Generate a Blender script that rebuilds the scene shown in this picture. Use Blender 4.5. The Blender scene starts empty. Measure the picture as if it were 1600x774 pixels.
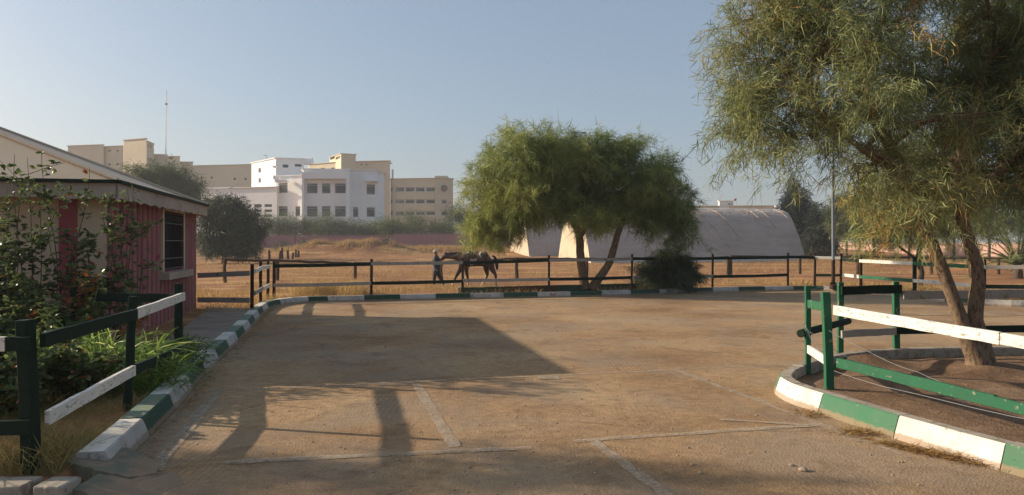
import bpy, bmesh, math, random
import numpy as np
from mathutils import Vector, Matrix, noise as mnoise
R = math.radians
random.seed(7); rng = np.random.default_rng(7)
S = bpy.context.scene
COL = S.collection
# ------------------------------------------------------------------ camera
F = 1140.0; HZ = 380.0; H = 1.7            # focal length and horizon in photo pixels, eye height in m
cam = bpy.data.cameras.new('camera'); cam.sensor_width = 36; cam.lens = 36*F/1600
cam.shift_y = -7/1600; cam.clip_end = 6000; cam.clip_start = 0.05
camo = bpy.data.objects.new('camera', cam); COL.objects.link(camo)
camo.location = (0, 0, H); camo.rotation_euler = (R(90), 0, 0); S.camera = camo
# ------------------------------------------------------------------ light
SUN_EL = 21.0
sdir = Vector((-0.973, 0.225, 0)).normalized()      # towards the sun, on the ground
sv = Vector((sdir.x*math.cos(R(SUN_EL)), sdir.y*math.cos(R(SUN_EL)), math.sin(R(SUN_EL))))
w = bpy.data.worlds.new('World'); S.world = w; w.use_nodes = True
nt = w.node_tree; bg = nt.nodes['Background']
sky = nt.nodes.new('ShaderNodeTexSky'); sky.sky_type = 'NISHITA'; sky.sun_disc = False
sky.sun_elevation = R(SUN_EL); sky.sun_rotation = math.atan2(sdir.x, sdir.y)
sky.air_density = 1.0; sky.dust_density = 3.0; sky.ozone_density = 1.6; sky.altitude = 100
mxs = nt.nodes.new('ShaderNodeMix'); mxs.data_type = 'RGBA'; mxs.inputs[0].default_value = .35      # constant pale blue mixed in to flatten the sky gradient
mxs.inputs[7].default_value = (3.1, 4.0, 5.1, 1); nt.links.new(sky.outputs[0], mxs.inputs[6])
nt.links.new(mxs.outputs[2], bg.inputs[0]); bg.inputs[1].default_value = 0.082
sl = bpy.data.lights.new('sun', 'SUN'); sl.energy = 4.6; sl.angle = R(0.6); sl.color = (1.0, 0.85, 0.66)
so = bpy.data.objects.new('sun', sl); COL.objects.link(so); so.location = (-20, 5, 20)
so.rotation_euler = sv.to_track_quat('Z', 'Y').to_euler()
S.view_settings.view_transform = 'Standard'; S.view_settings.look = 'None'
S.view_settings.exposure = 0.68; S.view_settings.gamma = 1.0; S.view_settings.use_curve_mapping = False
S.render.engine = 'CYCLES'
S.cycles.max_bounces = 5; S.cycles.transparent_max_bounces = 12; S.cycles.volume_bounces = 0
S.cycles.caustics_reflective = False; S.cycles.caustics_refractive = False
# ------------------------------------------------------------------ helpers
def X(px, Y): return (px-800)*Y/F
def Z(py, Y): return H-(py-HZ)*Y/F
def G(px, py, z=0.0):
    Y = F*(H-z)/(py-HZ); return Vector((X(px, Y), Y, z))
def V3(px, py, Y): return Vector((X(px, Y), Y, Z(py, Y)))

def tag(o, label=None, cat=None, group=None, kind=None):
    if label: o['label'] = label
    if cat: o['category'] = cat
    if group: o['group'] = group
    if kind: o['kind'] = kind
    return o
def thing(name, label, cat, loc=(0, 0, 0), group=None):
    o = bpy.data.objects.new(name, None); COL.objects.link(o); o.location = loc
    o.empty_display_size = 0.2
    return tag(o, label, cat, group)
def copy_tree(o, loc, rz=None, parent=None):
    def rec(a, par):
        c = a.copy(); COL.objects.link(c)
        if par is not None: c.parent = par
        for ch in [k for k in list(a.children)]: rec(ch, c)
        return c
    c = rec(o, None); c.location = loc
    if rz is not None: c.rotation_euler = (0, 0, rz)
    return c
def origin(p):
    v = Vector((0, 0, 0))
    while p is not None: v += Vector(p.location); p = p.parent
    return v
class MB:
    def __init__(s): s.v = []; s.f = []; s.m = []
    def add(s, vs, fs, mi=0):
        o = len(s.v); s.v += [tuple(p) for p in vs]
        s.f += [tuple(i+o for i in f) for f in fs]; s.m += [mi]*len(fs)
    def hexa(s, b, t, mi=0):     # b,t: four points each, ccw seen from above
        s.add(list(b)+list(t), [(3, 2, 1, 0), (4, 5, 6, 7), (0, 1, 5, 4), (1, 2, 6, 5), (2, 3, 7, 6), (3, 0, 4, 7)], mi)
    def box(s, x0, x1, y0, y1, z0, z1, mi=0):
        s.hexa([(x0, y0, z0), (x1, y0, z0), (x1, y1, z0), (x0, y1, z0)], [(x0, y0, z1), (x1, y0, z1), (x1, y1, z1), (x0, y1, z1)], mi)
    def prism(s, pts, z0, z1, mi=0):
        n = len(pts)
        a = sum(pts[i][0]*pts[(i+1) % n][1]-pts[(i+1) % n][0]*pts[i][1] for i in range(n))
        if a < 0: pts = pts[::-1]
        vs = [(p[0], p[1], z0) for p in pts]+[(p[0], p[1], z1) for p in pts]
        s.add(vs, [tuple(range(n))[::-1], tuple(range(n, 2*n))]+[(i, (i+1) % n, n+(i+1) % n, n+i) for i in range(n)], mi)
    def beam(s, p0, p1, w, h, seg=6, jit=0.003, up=(0, 0, 1), sag=0.0, mi=0, taper=1.0):
        p0 = Vector(p0); p1 = Vector(p1); d = (p1-p0)
        dn = d.normalized(); up = Vector(up)
        if abs(dn.dot(up)) > .95: up = Vector((0, 1, 0))
        a = dn.cross(up).normalized(); b = a.cross(dn).normalized()
        vs = []
        for i in range(seg+1):
            t = i/seg; c = p0+d*t+Vector((0, 0, -sag*4*t*(1-t)))
            c += Vector((random.uniform(-jit, jit), random.uniform(-jit, jit), random.uniform(-jit, jit)))
            k = 1+(taper-1)*t; hw = w/2*k*(1+random.uniform(-.03, .03)); hh = h/2*k*(1+random.uniform(-.03, .03))
            vs += [c-a*hw-b*hh, c+a*hw-b*hh, c+a*hw+b*hh, c-a*hw+b*hh]
        fs = [(0, 1, 2, 3), tuple(4*seg+k for k in (3, 2, 1, 0))]
        for i in range(seg):
            o = 4*i
            for k in range(4):
                k2 = (k+1) % 4; fs.append((o+k, o+4+k, o+4+k2, o+k2))
        s.add(vs, fs, mi)
    def tube(s, pts, rad, n=8, rough=0.0, mi=0, cap=True):
        pts = [Vector(p) for p in pts]
        if not hasattr(rad, '__len__'): rad = [rad]*len(pts)
        m = len(pts); a = None; vs = []
        for i, p in enumerate(pts):
            d = (pts[min(i+1, m-1)]-pts[max(i-1, 0)])
            d = d.normalized() if d.length > 1e-9 else Vector((0, 0, 1))
            if a is None:
                a = d.cross(Vector((0, 0, 1)))
                if a.length < .05: a = d.cross(Vector((0, 1, 0)))
            a = (a-d*a.dot(d)).normalized(); b = d.cross(a)
            for k in range(n):
                t = 2*math.pi*k/n; r = rad[i]*(1+(random.uniform(-rough, rough) if rough else 0))
                vs.append(p+a*math.cos(t)*r+b*math.sin(t)*r)
        fs = []
        for i in range(m-1):
            for k in range(n):
                k2 = (k+1) % n; fs.append((i*n+k, i*n+k2, (i+1)*n+k2, (i+1)*n+k))
        if cap: fs += [tuple(range(n))[::-1], tuple((m-1)*n+k for k in range(n))]
        s.add(vs, fs, mi)
    def sphere(s, c, r, n=10, mi=0, rough=0.0):
        c = Vector(c); r = Vector(r) if hasattr(r, '__len__') else Vector((r, r, r)); vs = []; k = n//2
        for i in range(1, k):
            ph = math.pi*i/k
            for j in range(n):
                t = 2*math.pi*j/n; q = 1+random.uniform(-rough, rough)
                vs.append(c+Vector((math.sin(ph)*math.cos(t)*r.x*q, math.sin(ph)*math.sin(t)*r.y*q, math.cos(ph)*r.z*q)))
        vs += [c+Vector((0, 0, r.z)), c-Vector((0, 0, r.z))]; T = len(vs)-2; fs = []
        for i in range(k-2):
            for j in range(n):
                j2 = (j+1) % n; fs.append((i*n+j, (i+1)*n+j, (i+1)*n+j2, i*n+j2))
        for j in range(n):
            j2 = (j+1) % n; fs.append((T, j, j2)); fs.append((T+1, (k-2)*n+j2, (k-2)*n+j))
        s.add(vs, fs, mi)
    def facade(s, p0, p1, z0, z1, holes=(), depth=0.25, mi=0):
        """vertical wall p0->p1 (outside on the right-hand side when walking p0->p1 ... normal = d x z), holes (u0,u1,z0,z1)"""
        p0 = Vector((p0[0], p0[1], 0)); p1 = Vector((p1[0], p1[1], 0)); L = (p1-p0).length; d = (p1-p0)/L
        nin = -Vector((d.y, -d.x, 0))          # inward
        us = sorted(set([0, L]+[h[0] for h in holes]+[h[1] for h in holes]))
        zs = sorted(set([z0, z1]+[h[2] for h in holes]+[h[3] for h in holes]))
        P = lambda u, z, k=0: p0+d*u+nin*k+Vector((0, 0, z))
        for i in range(len(us)-1):
            for j in range(len(zs)-1):
                uc = (us[i]+us[i+1])/2; zc = (zs[j]+zs[j+1])/2
                if any(h[0] < uc < h[1] and h[2] < zc < h[3] for h in holes): continue
                s.add([P(us[i], zs[j]), P(us[i+1], zs[j]), P(us[i+1], zs[j+1]), P(us[i], zs[j+1])], [(0, 1, 2, 3)], mi)
        for (a, b, c, e) in [h[:4] for h in holes]:
            for q in ((a, c, b, c), (b, c, b, e), (b, e, a, e), (a, e, a, c)):
                s.add([P(q[0], q[1]), P(q[2], q[3]), P(q[2], q[3], depth), P(q[0], q[1], depth)], [(3, 2, 1, 0)], mi)
    def build(s, name, mats, parent=None, smooth=False, bevel=0.0, sub=0):
        me = bpy.data.meshes.new(name)
        o = origin(parent)
        me.from_pydata([(v[0]-o.x, v[1]-o.y, v[2]-o.z) for v in s.v], [], s.f)
        if not isinstance(mats, (list, tuple)): mats = [mats]
        for m in mats: me.materials.append(m)
        me.polygons.foreach_set('material_index', s.m)
        if smooth: me.polygons.foreach_set('use_smooth', [True]*len(s.f))
        me.update(); ob = bpy.data.objects.new(name, me); COL.objects.link(ob)
        if parent is not None: ob.parent = parent
        if bevel:
            b = ob.modifiers.new('bevel', 'BEVEL'); b.width = bevel; b.segments = 2; b.limit_method = 'ANGLE'
        if sub:
            b = ob.modifiers.new('sub', 'SUBSURF'); b.levels = sub; b.render_levels = sub
        return ob
def npmesh(name, co, faces4, mats, parent=None, tint=None, smooth=False):
    me = bpy.data.meshes.new(name); n = len(co); m = len(faces4); k = faces4.shape[1]
    co = np.asarray(co, float)-np.array(origin(parent))
    me.vertices.add(n); me.vertices.foreach_set('co', co.ravel().astype(np.float32))
    me.loops.add(m*k); me.loops.foreach_set('vertex_index', faces4.ravel().astype(np.int32))
    me.polygons.add(m); me.polygons.foreach_set('loop_start', (np.arange(m)*k).astype(np.int32))
    if smooth: me.polygons.foreach_set('use_smooth', np.ones(m, bool))
    if not isinstance(mats, (list, tuple)): mats = [mats]
    for q in mats: me.materials.append(q)
    if tint is not None:
        a = me.attributes.new('tint', 'FLOAT', 'FACE'); a.data.foreach_set('value', tint.astype(np.float32))
    me.update(calc_edges=True); me.validate()
    ob = bpy.data.objects.new(name, me); COL.objects.link(ob)
    if parent is not None: ob.parent = parent
    return ob
def nrm(a): return a/np.maximum(np.linalg.norm(a, axis=-1, keepdims=True), 1e-9)
def blades(base, d, L, W, bend, tint, segs=2):
    """tapered bent strips; base (N,3) d (N,3) L,W (N,) bend (N,3) added quadratically. returns co, faces, tint"""
    N = len(base); d = nrm(d)
    r = rng.normal(size=(N, 3)); side = nrm(np.cross(d, r))
    rows = []
    for i in range(segs+1):
        t = i/segs; c = base+d*(L*t)[:, None]+bend*(L*t*t)[:, None]
        wd = W*(0.55 if i == 0 else (0.12 if i == segs else 1.0))
        rows += [c-side*wd[:, None]/2, c+side*wd[:, None]/2]
    co = np.stack(rows, 1).reshape(-1, 3); K = 2*(segs+1)
    f = []
    o = np.arange(N)*K
    for i in range(segs): f.append(np.stack([o+2*i, o+2*i+1, o+2*i+3, o+2*i+2], 1))
    return co, np.concatenate(f), np.tile(tint, segs)
# ------------------------------------------------------------------ materials
def newmat(name):
    m = bpy.data.materials.new(name); m.use_nodes = True
    n = m.node_tree; return m, n, n.nodes['Principled BSDF'], n.nodes['Material Output']
def coords(n, scale=(1, 1, 1), obj=False):
    if obj:
        t = n.nodes.new('ShaderNodeTexCoord'); src = t.outputs['Object']
    else:
        t = n.nodes.new('ShaderNodeNewGeometry'); src = t.outputs['Position']
    mp = n.nodes.new('ShaderNodeMapping'); mp.inputs['Scale'].default_value = scale
    n.links.new(src, mp.inputs[0]); return mp.outputs[0]
def noise(n, vec, scale, detail=4, rough=.55, dist=0.0):
    t = n.nodes.new('ShaderNodeTexNoise'); t.inputs['Scale'].default_value = scale
    t.inputs['Detail'].default_value = detail; t.inputs['Roughness'].default_value = rough; t.inputs['Distortion'].default_value = dist
    n.links.new(vec, t.inputs['Vector']); return t.outputs['Fac']
def ramp(n, src, stops):
    r = n.nodes.new('ShaderNodeValToRGB'); e = r.color_ramp.elements
    while len(e) < len(stops): e.new(.5)
    for i, (p, c) in enumerate(stops):
        e[i].position = p; c = (c, c, c) if not hasattr(c, '__len__') else c; e[i].color = (*c[:3], 1)
    n.links.new(src, r.inputs[0]); return r.outputs[0]
def mix(n, fac, a, b, mode='MIX'):
    m = n.nodes.new('ShaderNodeMix'); m.data_type = 'RGBA'; m.blend_type = mode
    for s, v in ((m.inputs[0], fac), (m.inputs[6], a), (m.inputs[7], b)):
        if isinstance(v, bpy.types.NodeSocket): n.links.new(v, s)
        elif hasattr(v, '__len__'): s.default_value = (*v[:3], 1)
        else: s.default_value = v
    return m.outputs[2]
def bump(n, b, src, strength=.3, dist=.02):
    u = n.nodes.new('ShaderNodeBump'); u.inputs['Strength'].default_value = strength; u.inputs['Distance'].default_value = dist
    n.links.new(src, u.inputs['Height']); n.links.new(u.outputs[0], b.inputs['Normal']); return u
def flat(name, c, rough=.8, var=.25, scale=3.0, metal=0.0, bs=.2, bd=.01, spec=.3):
    m, n, b, o = newmat(name); v = coords(n)
    f = noise(n, v, scale, 6, .65)
    lo = tuple(x*(1-var) for x in c); hi = tuple(min(1, x*(1+var)) for x in c)
    n.links.new(ramp(n, f, [(.3, lo), (.7, hi)]), b.inputs['Base Color'])
    b.inputs['Roughness'].default_value = rough; b.inputs['Metallic'].default_value = metal
    b.inputs['Specular IOR Level'].default_value = spec
    if bs: bump(n, b, noise(n, v, scale*8, 4), bs, bd)
    return m
def worn(name, paint, under, amount=.35, scale=6, rough=.6, dirt=(.2, .15, .1), dirtamt=.35, stretch=(1, 1, 1), foot=0):
    m, n, b, o = newmat(name); v = coords(n, stretch)
    f = noise(n, v, scale, 8, .7); f2 = noise(n, v, scale*.35, 4, .6)
    k = ramp(n, f, [(1-amount-.02, 0.0), (1-amount+.03, 1.0)])
    tone = mix(n, ramp(n, f2, [(.35, 0.0), (.75, dirtamt)]), paint, dirt)
    c = mix(n, k, tone, under)
    if foot:      # dust and soil splashed up from the ground
        g = n.nodes.new('ShaderNodeNewGeometry'); s = n.nodes.new('ShaderNodeSeparateXYZ'); n.links.new(g.outputs['Position'], s.inputs[0])
        q = n.nodes.new('ShaderNodeMath'); q.operation = 'MULTIPLY_ADD'; n.links.new(noise(n, v, 14, 8, .8), q.inputs[0]); q.inputs[1].default_value = -foot*3.2; n.links.new(s.outputs[2], q.inputs[2])
        c = mix(n, ramp(n, q.outputs[0], [(0.0, .75), (.014, 0.0)]), c, (.28, .19, .12))
    n.links.new(c, b.inputs['Base Color'])
    b.inputs['Roughness'].default_value = rough; b.inputs['Specular IOR Level'].default_value = .15
    bump(n, b, f, .45, .008); return m
def leafmat(name, stops, trans=.4, rough=.55):
    m, n, b, o = newmat(name)
    a = n.nodes.new('ShaderNodeAttribute'); a.attribute_name = 'tint'
    c = ramp(n, a.outputs['Fac'], stops)
    n.links.new(c, b.inputs['Base Color']); b.inputs['Roughness'].default_value = rough
    b.inputs['Specular IOR Level'].default_value = .25
    t = n.nodes.new('ShaderNodeBsdfTranslucent'); n.links.new(c, t.inputs[0])
    mx = n.nodes.new('ShaderNodeMixShader'); mx.inputs[0].default_value = trans
    n.links.new(b.outputs[0], mx.inputs[1]); n.links.new(t.outputs[0], mx.inputs[2]); n.links.new(mx.outputs[0], o.inputs[0])
    return m
def glass(name, c=(.03, .035, .04)):
    m, n, b, o = newmat(name); n.links.new(ramp(n, noise(n, coords(n), .33, 2), [(.42, (.03, .035, .04)), (.5, (.06, .07, .08)), (.62, (.13, .13, .13))]), b.inputs['Base Color']); b.inputs['Roughness'].default_value = .12
    b.inputs['Specular IOR Level'].default_value = .6; return m

M = {}
def ground_mat(name, stops, big=.35, fine=14, bs=.5, extra=None, straw=None):
    m, n, b, o = newmat(name); v = coords(n)
    f1 = noise(n, v, big, 6, .6); f2 = noise(n, v, fine, 6, .7); f3 = noise(n, v, fine*6, 3, .6)
    c = ramp(n, f1, stops)
    c = mix(n, .75, c, ramp(n, f2, [(.3, .62), (.7, 1.25)]), 'MULTIPLY')
    c = mix(n, .8, c, ramp(n, f3, [(.35, .7), (.65, 1.2)]), 'MULTIPLY')
    if straw:
        vs = coords(n, (.22, 1.0, 1)); k = noise(n, vs, straw[0], 6, .65)
        c = mix(n, ramp(n, k, [(straw[1], 0.0), (straw[2], straw[4] if len(straw) > 4 else .9)]), c, straw[3])
    if extra: c = extra(n, v, c)
    n.links.new(c, b.inputs['Base Color']); b.inputs['Roughness'].default_value = .95; b.inputs['Specular IOR Level'].default_value = .1
    h = n.nodes.new('ShaderNodeMath'); h.operation = 'ADD'; n.links.new(f2, h.inputs[0]); n.links.new(f3, h.inputs[1])
    bump(n, b, h.outputs[0], bs, .02); return m
def lot_extra(n, v, c):
    # grey worn concrete patches, darker stained areas, fine straw specks
    f = noise(n, v, .55, 5, .6, .6)
    c = mix(n, ramp(n, f, [(.45, 0.0), (.62, .55)]), c, (.27, .215, .16))
    g = noise(n, v, 1.1, 6, .7, 1.0)
    c = mix(n, ramp(n, g, [(.53, 0.0), (.66, .6)]), c, (.18, .115, .07))
    d = noise(n, v, 38, 3, .5)
    c = mix(n, ramp(n, d, [(.66, 0.0), (.72, .5)]), c, (.42, .32, .2))
    d = noise(n, v, 22, 4, .6)
    c = mix(n, ramp(n, d, [(.28, .6), (.36, 0.0)]), c, (.1, .07, .05))
    # faint tyre treads
    wv_ = n.nodes.new('ShaderNodeTexWave'); wv_.inputs['Scale'].default_value = 5.5; wv_.inputs['Distortion'].default_value = 3.5; wv_.inputs['Detail'].default_value = 3; wv_.inputs['Detail Scale'].default_value = .6
    n.links.new(v, wv_.inputs['Vector']); mk = noise(n, coords(n, (1.0, .35, 1)), .9, 3, .5)
    q = n.nodes.new('ShaderNodeMath'); q.operation = 'MULTIPLY'; n.links.new(ramp(n, wv_.outputs['Fac'], [(.55, 0.0), (.85, .35)]), q.inputs[0]); n.links.new(ramp(n, mk, [(.55, 0.0), (.66, 1.0)]), q.inputs[1])
    c = mix(n, q.outputs[0], c, (.2, .13, .08))
    # hairline cracks
    vo = n.nodes.new('ShaderNodeTexVoronoi'); vo.feature = 'DISTANCE_TO_EDGE'; vo.inputs['Scale'].default_value = .55
    wn = noise(n, v, 2.5, 4, .6); 
    ad = n.nodes.new('ShaderNodeVectorMath'); ad.operation = 'ADD'; n.links.new(v, ad.inputs[0]); n.links.new(wn, ad.inputs[1])
    n.links.new(ad.outputs[0], vo.inputs['Vector'])
    k = noise(n, v, .8, 2)
    mm = n.nodes.new('ShaderNodeMath'); mm.operation = 'MULTIPLY'
    n.links.new(ramp(n, vo.outputs['Distance'], [(.0, .7), (.006, 0.0)]), mm.inputs[0]); n.links.new(ramp(n, k, [(.5, 0.0), (.6, 1.0)]), mm.inputs[1])
    c = mix(n, mm.outputs[0], c, (.09, .065, .045))
    return c
M['lot'] = ground_mat('packed_lot', [(.34, (.26, .16, .085)), (.5, (.39, .25, .135)), (.64, (.45, .315, .18))], .35, 9, .55, lot_extra)
M['field'] = ground_mat('red_field', [(.3, (.19, .09, .045)), (.5, (.29, .14, .065)), (.7, (.38, .21, .10))], .16, 2.2, .9, None, (.8, .53, .62, (.48, .30, .12), .75))
M['soil'] = ground_mat('island_soil', [(.3, (.14, .085, .05)), (.55, (.23, .145, .09)), (.7, (.31, .21, .135))], 1.2, 8, .9)
M['concrete'] = flat('path_concrete', (.27, .21, .155), .9, .3, 2.0, bs=.4)
M['white'] = worn('white_kerb_paint', (.70, .67, .60), (.34, .28, .22), .40, 6, .7, (.38, .30, .21), .6, foot=.028)
M['green'] = worn('green_kerb_paint', (.045, .16, .085), (.24, .24, .19), .37, 7, .75, (.14, .17, .12), .5, foot=.028)
M['kgreen_shade'] = worn('shaded_green_kerb_paint', (.02, .07, .045), (.16, .13, .1), .33, 8, .6, (.08, .07, .05), .5, foot=.025)  # darker copy of the kerb green, shade put into the colour
M['kwhite_shade'] = worn('shaded_white_kerb_paint', (.5, .47, .43), (.25, .2, .16), .42, 7, .7, (.2, .16, .12), .55, foot=.028)  # greyer copy of the kerb white for faces in shade
M['ktop'] = worn('bare_kerb_top', (.36, .31, .25), (.22, .18, .14), .45, 9, .8, (.2, .16, .11), .5)
M['ktopg'] = worn('faded_green_kerb_top', (.17, .24, .17), (.27, .23, .18), .42, 9, .8, (.2, .16, .11), .4)
M['wwood'] = worn('peeling_white_wood', (.72, .69, .62), (.33, .29, .24), .43, 13, .6, (.45, .4, .33), .35, (1, 1, 3))
M['gwood'] = worn('green_wood', (.025, .12, .06), (.26, .23, .17), .38, 12, .65, (.03, .075, .045), .5, (1, 1, 1))
M['dwood'] = worn('shaded_green_wood', (.004, .019, .012), (.04, .036, .025), .32, 9, .75, (.03, .03, .02), .4)  # fence green with the shade of unlit rails put into the colour
M['twood'] = worn('greyed_wood', (.34, .31, .27), (.16, .13, .1), .4, 9, .7, (.2, .17, .13), .4)
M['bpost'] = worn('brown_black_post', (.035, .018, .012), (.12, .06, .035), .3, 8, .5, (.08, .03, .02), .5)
M['log'] = worn('weathered_log', (.07, .045, .03), (.16, .11, .07), .4, 9, .8, (.04, .03, .02), .4)
M['bark'] = worn('brown_bark', (.20, .14, .09), (.09, .06, .04), .47, 14, .9, (.13, .09, .06), .6, (2.5, 2.5, .7))
M['barkd'] = worn('dark_bark', (.1, .075, .055), (.05, .035, .025), .47, 9, .9, (.08, .06, .04), .6, (2.5, 2.5, .7))
M['steel'] = flat('galvanised_pole', (.16, .18, .2), .5, .15, 4, .4)
M['wire'] = flat('fence_wire', (.3, .3, .3), .4, .1, 4, .7, 0)
M['willow'] = leafmat('narrow_green_leaves', [(0, (.065, .09, .045)), (.4, (.15, .19, .085)), (.7, (.25, .28, .11)), (.9, (.42, .38, .14)), (1, (.42, .2, .06))], .3)
M['willow2'] = leafmat('narrow_olive_leaves', [(0, (.05, .08, .03)), (.45, (.14, .19, .06)), (.8, (.30, .34, .09)), (1, (.42, .40, .13))], .25)
M['olive'] = leafmat('grey_olive_leaves', [(0, (.022, .036, .018)), (.6, (.05, .068, .034)), (1, (.11, .13, .075))], .15)
M['dryw'] = leafmat('dusty_shrub_leaves', [(0, (.06, .08, .03)), (.6, (.13, .16, .06)), (1, (.22, .23, .11))], .3)
M['conif'] = leafmat('conifer_needles', [(0, (.016, .026, .018)), (.6, (.035, .046, .03)), (1, (.08, .075, .045))], .1)
M['rose'] = leafmat('rose_leaves', [(0, (.06, .095, .035)), (.6, (.19, .23, .08)), (.86, (.24, .26, .08)), (.92, (.4, .17, .05)), (1, (.36, .12, .04))], .35, .4)
M['lily'] = leafmat('strappy_leaves', [(0, (.06, .12, .02)), (.6, (.26, .38, .07)), (1, (.5, .55, .2))], .45, .4)
M['straw'] = leafmat('dry_straw', [(0, (.2, .11, .04)), (.5, (.42, .27, .1)), (1, (.58, .44, .22))], .35, .7)
M['greeng'] = leafmat('green_and_dry_grass', [(0, (.07, .09, .025)), (.5, (.2, .18, .06)), (1, (.48, .34, .15))], .35, .7)
M['palm'] = leafmat('palm_leaflets', [(0, (.06, .09, .03)), (.6, (.15, .2, .07)), (1, (.3, .3, .13))], .3, .4)
M['glass'] = glass('window_glass')
# ------------------------------------------------------------------ ground
LEFT = [(-2.86, 5.05), (-3.06, 5.94), (-3.37, 7.23), (-3.66, 8.35), (-3.96, 9.45), (-4.8, 13), (-5.62, 16.2), (-6.12, 18.2), (-6.3, 19.3), (-6.2, 20.2), (-5.85, 20.75), (-5.3, 21.0)]
FAR = [(-5.3, 21.0), (-4.6, 21.15), (-2.6, 21.8), (1.4, 22.8), (4.3, 23.9), (6.9, 25.0), (9.0, 25.7), (10.6, 25.9), (11.5, 25.5), (12.0, 24.4), (12.1, 21.9), (12.4, 20.6), (13.0, 19.7), (14.2, 19.2), (20, 19.0)]
LOT = LEFT+FAR[1:]+[(30, 19.0), (30, -6), (-14, -6), (-14, 4.72), (-2.86, 4.72)]
ISL = [(4.5, 2.5), (3.95, 4.2), (3.74, 5.15), (3.57, 5.6), (3.28, 6.45), (3.04, 7.35), (2.93, 7.85), (3.0, 8.4), (3.32, 8.95), (3.75, 9.45), (4.35, 10.0), (5.3, 10.5), (6.6, 10.72), (8.5, 10.75), (14, 10.5)]
ISLP = ISL+[(14, 2.5)]
def smooth_path(p, n=4):
    p = [Vector((a[0], a[1])) for a in p]; out = []
    for i in range(len(p)-1):
        a = p[max(i-1, 0)]; b = p[i]; c = p[i+1]; d = p[min(i+2, len(p)-1)]
        for k in range(n):
            t = k/n
            out.append(0.5*((2*b)+(c-a)*t+(2*a-5*b+4*c-d)*t*t+(3*b-a-3*c+d)*t**3))
    out.append(p[-1]); return out
LEFTs = smooth_path(LEFT); FARs = smooth_path(FAR); ISLs = smooth_path(ISL)
LOTP = [(p.x, p.y) for p in LEFTs]+[(p.x, p.y) for p in FARs[1:]]+LOT[-5:]
ISLPP = [(p.x, p.y) for p in ISLs]+[(14, 2.5)]
def inside(poly, x, y):
    x = np.asarray(x, float); y = np.asarray(y, float); r = np.zeros(x.shape, bool); n = len(poly)
    for i in range(n):
        x0, y0 = poly[i]; x1, y1 = poly[(i+1) % n]
        if y0 == y1: continue
        c = ((y0 > y) != (y1 > y)) & (x < (x1-x0)*(y-y0)/(y1-y0)+x0); r ^= c
    return r
def dist(poly, x, y, close=True):
    d = np.full(np.shape(x), 1e9); n = len(poly)
    for i in range(n if close else n-1):
        x0, y0 = poly[i]; x1, y1 = poly[(i+1) % n]; dx, dy = x1-x0, y1-y0; L = dx*dx+dy*dy
        t = np.clip(((x-x0)*dx+(y-y0)*dy)/L, 0, 1); d = np.minimum(d, np.hypot(x-x0-t*dx, y-y0-t*dy))
    return d
def sst(a, b, x): t = np.clip((x-a)/(b-a), 0, 1); return t*t*(3-2*t)
def vnoise(x, y, s, seed=0):
    x = np.asarray(x)*s; y = np.asarray(y)*s; xi = np.floor(x).astype(int); yi = np.floor(y).astype(int); fx = x-xi; fy = y-yi
    def h(a, b): q = np.sin(a*127.1+b*311.7+seed*74.7)*43758.5453; return q-np.floor(q)
    fx = fx*fx*(3-2*fx); fy = fy*fy*(3-2*fy)
    return (h(xi, yi)*(1-fx)+h(xi+1, yi)*fx)*(1-fy)+(h(xi, yi+1)*(1-fx)+h(xi+1, yi+1)*fx)*fy
MOUNDS = [(X(462, 100), 99, 4.5, 2.5, .5), (X(497, 100), 100, 3.4, 3, 1.35), (X(532, 100), 101, 3.2, 3, 1.25), (X(560, 100), 99, 3, 3, .9), (X(590, 100), 100, 3.4, 3, 1.25), (X(618, 100), 99, 3, 2.5, .95), (X(660, 100), 102, 5, 3, .45), (X(700, 100), 102, 5, 3, .45),
          (X(1385, 60), 60, 3, 3, .35), (X(1515, 50), 48, 2.2, 2, .45), (X(1330, 70), 72, 5, 3, .3), (X(1560, 60), 62, 3, 2, .5)]
MOUNDS = [(a, b, rx, ry, h*(.62 if b > 90 else 1)) for a, b, rx, ry, h in MOUNDS]
def zfield(x, y):
    x = np.asarray(x, float); y = np.asarray(y, float)
    d = dist(LOTP, x, y)
    z = .09-.34*sst(2.0, 9.0, d)*sst(19, 26, y)+1.15*sst(85, 118, y)
    z = z+(vnoise(x, y, .35, 1)-.5)*.10*sst(1.5, 6, d)+(vnoise(x, y, 1.7, 2)-.5)*.035*sst(.3, 1.5, d)
    for (a, b, rx, ry, h) in MOUNDS:
        g = np.exp(-((x-a)/rx)**2-((y-b)/ry)**2); z = z+h*g*(.75+.5*vnoise(x, y, .9, 5))
    return z
def zt(x, y): return float(zfield(np.array([x]), np.array([y]))[0])
def axis(segs):
    out = []
    for a, b, s in segs: out += list(np.arange(a, b, s))
    return np.array(out+[segs[-1][1]])
xs = axis([(-3000, -400, 400), (-400, -120, 35), (-120, -40, 2.0), (-40, -14, .8), (-14, -9, .3), (-9, 15.9, .15), (15.9, 16, .1), (16, 60, .8), (60, 120, 2.0), (120, 400, 35), (400, 3000, 400)])
ys = axis([(-300, -20, 40), (-20, 3, 1.5), (3, 26.8, .15), (26.8, 34, .3), (34, 60, .7), (60, 125, 1.1), (125, 300, 12), (300, 3400, 300)])
gx, gy = np.meshgrid(xs, ys); gz = zfield(gx, gy); ins = inside(LOTP, gx, gy) | (dist(LOTP, gx, gy) < .13); gz = np.where(ins, -.05, gz)
nx, ny = len(xs), len(ys); ii = (np.arange(ny-1)[:, None]*nx+np.arange(nx-1)[None, :]).ravel()
tag(npmesh('ground', np.stack([gx, gy, gz], -1).reshape(-1, 3), np.stack([ii, ii+1, ii+nx+1, ii+nx], 1), M['field'], smooth=True), kind='structure')
m = MB(); m.add([(x, y, 0) for x, y in LOTP], [tuple(range(len(LOTP)))[::-1]])
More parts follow.
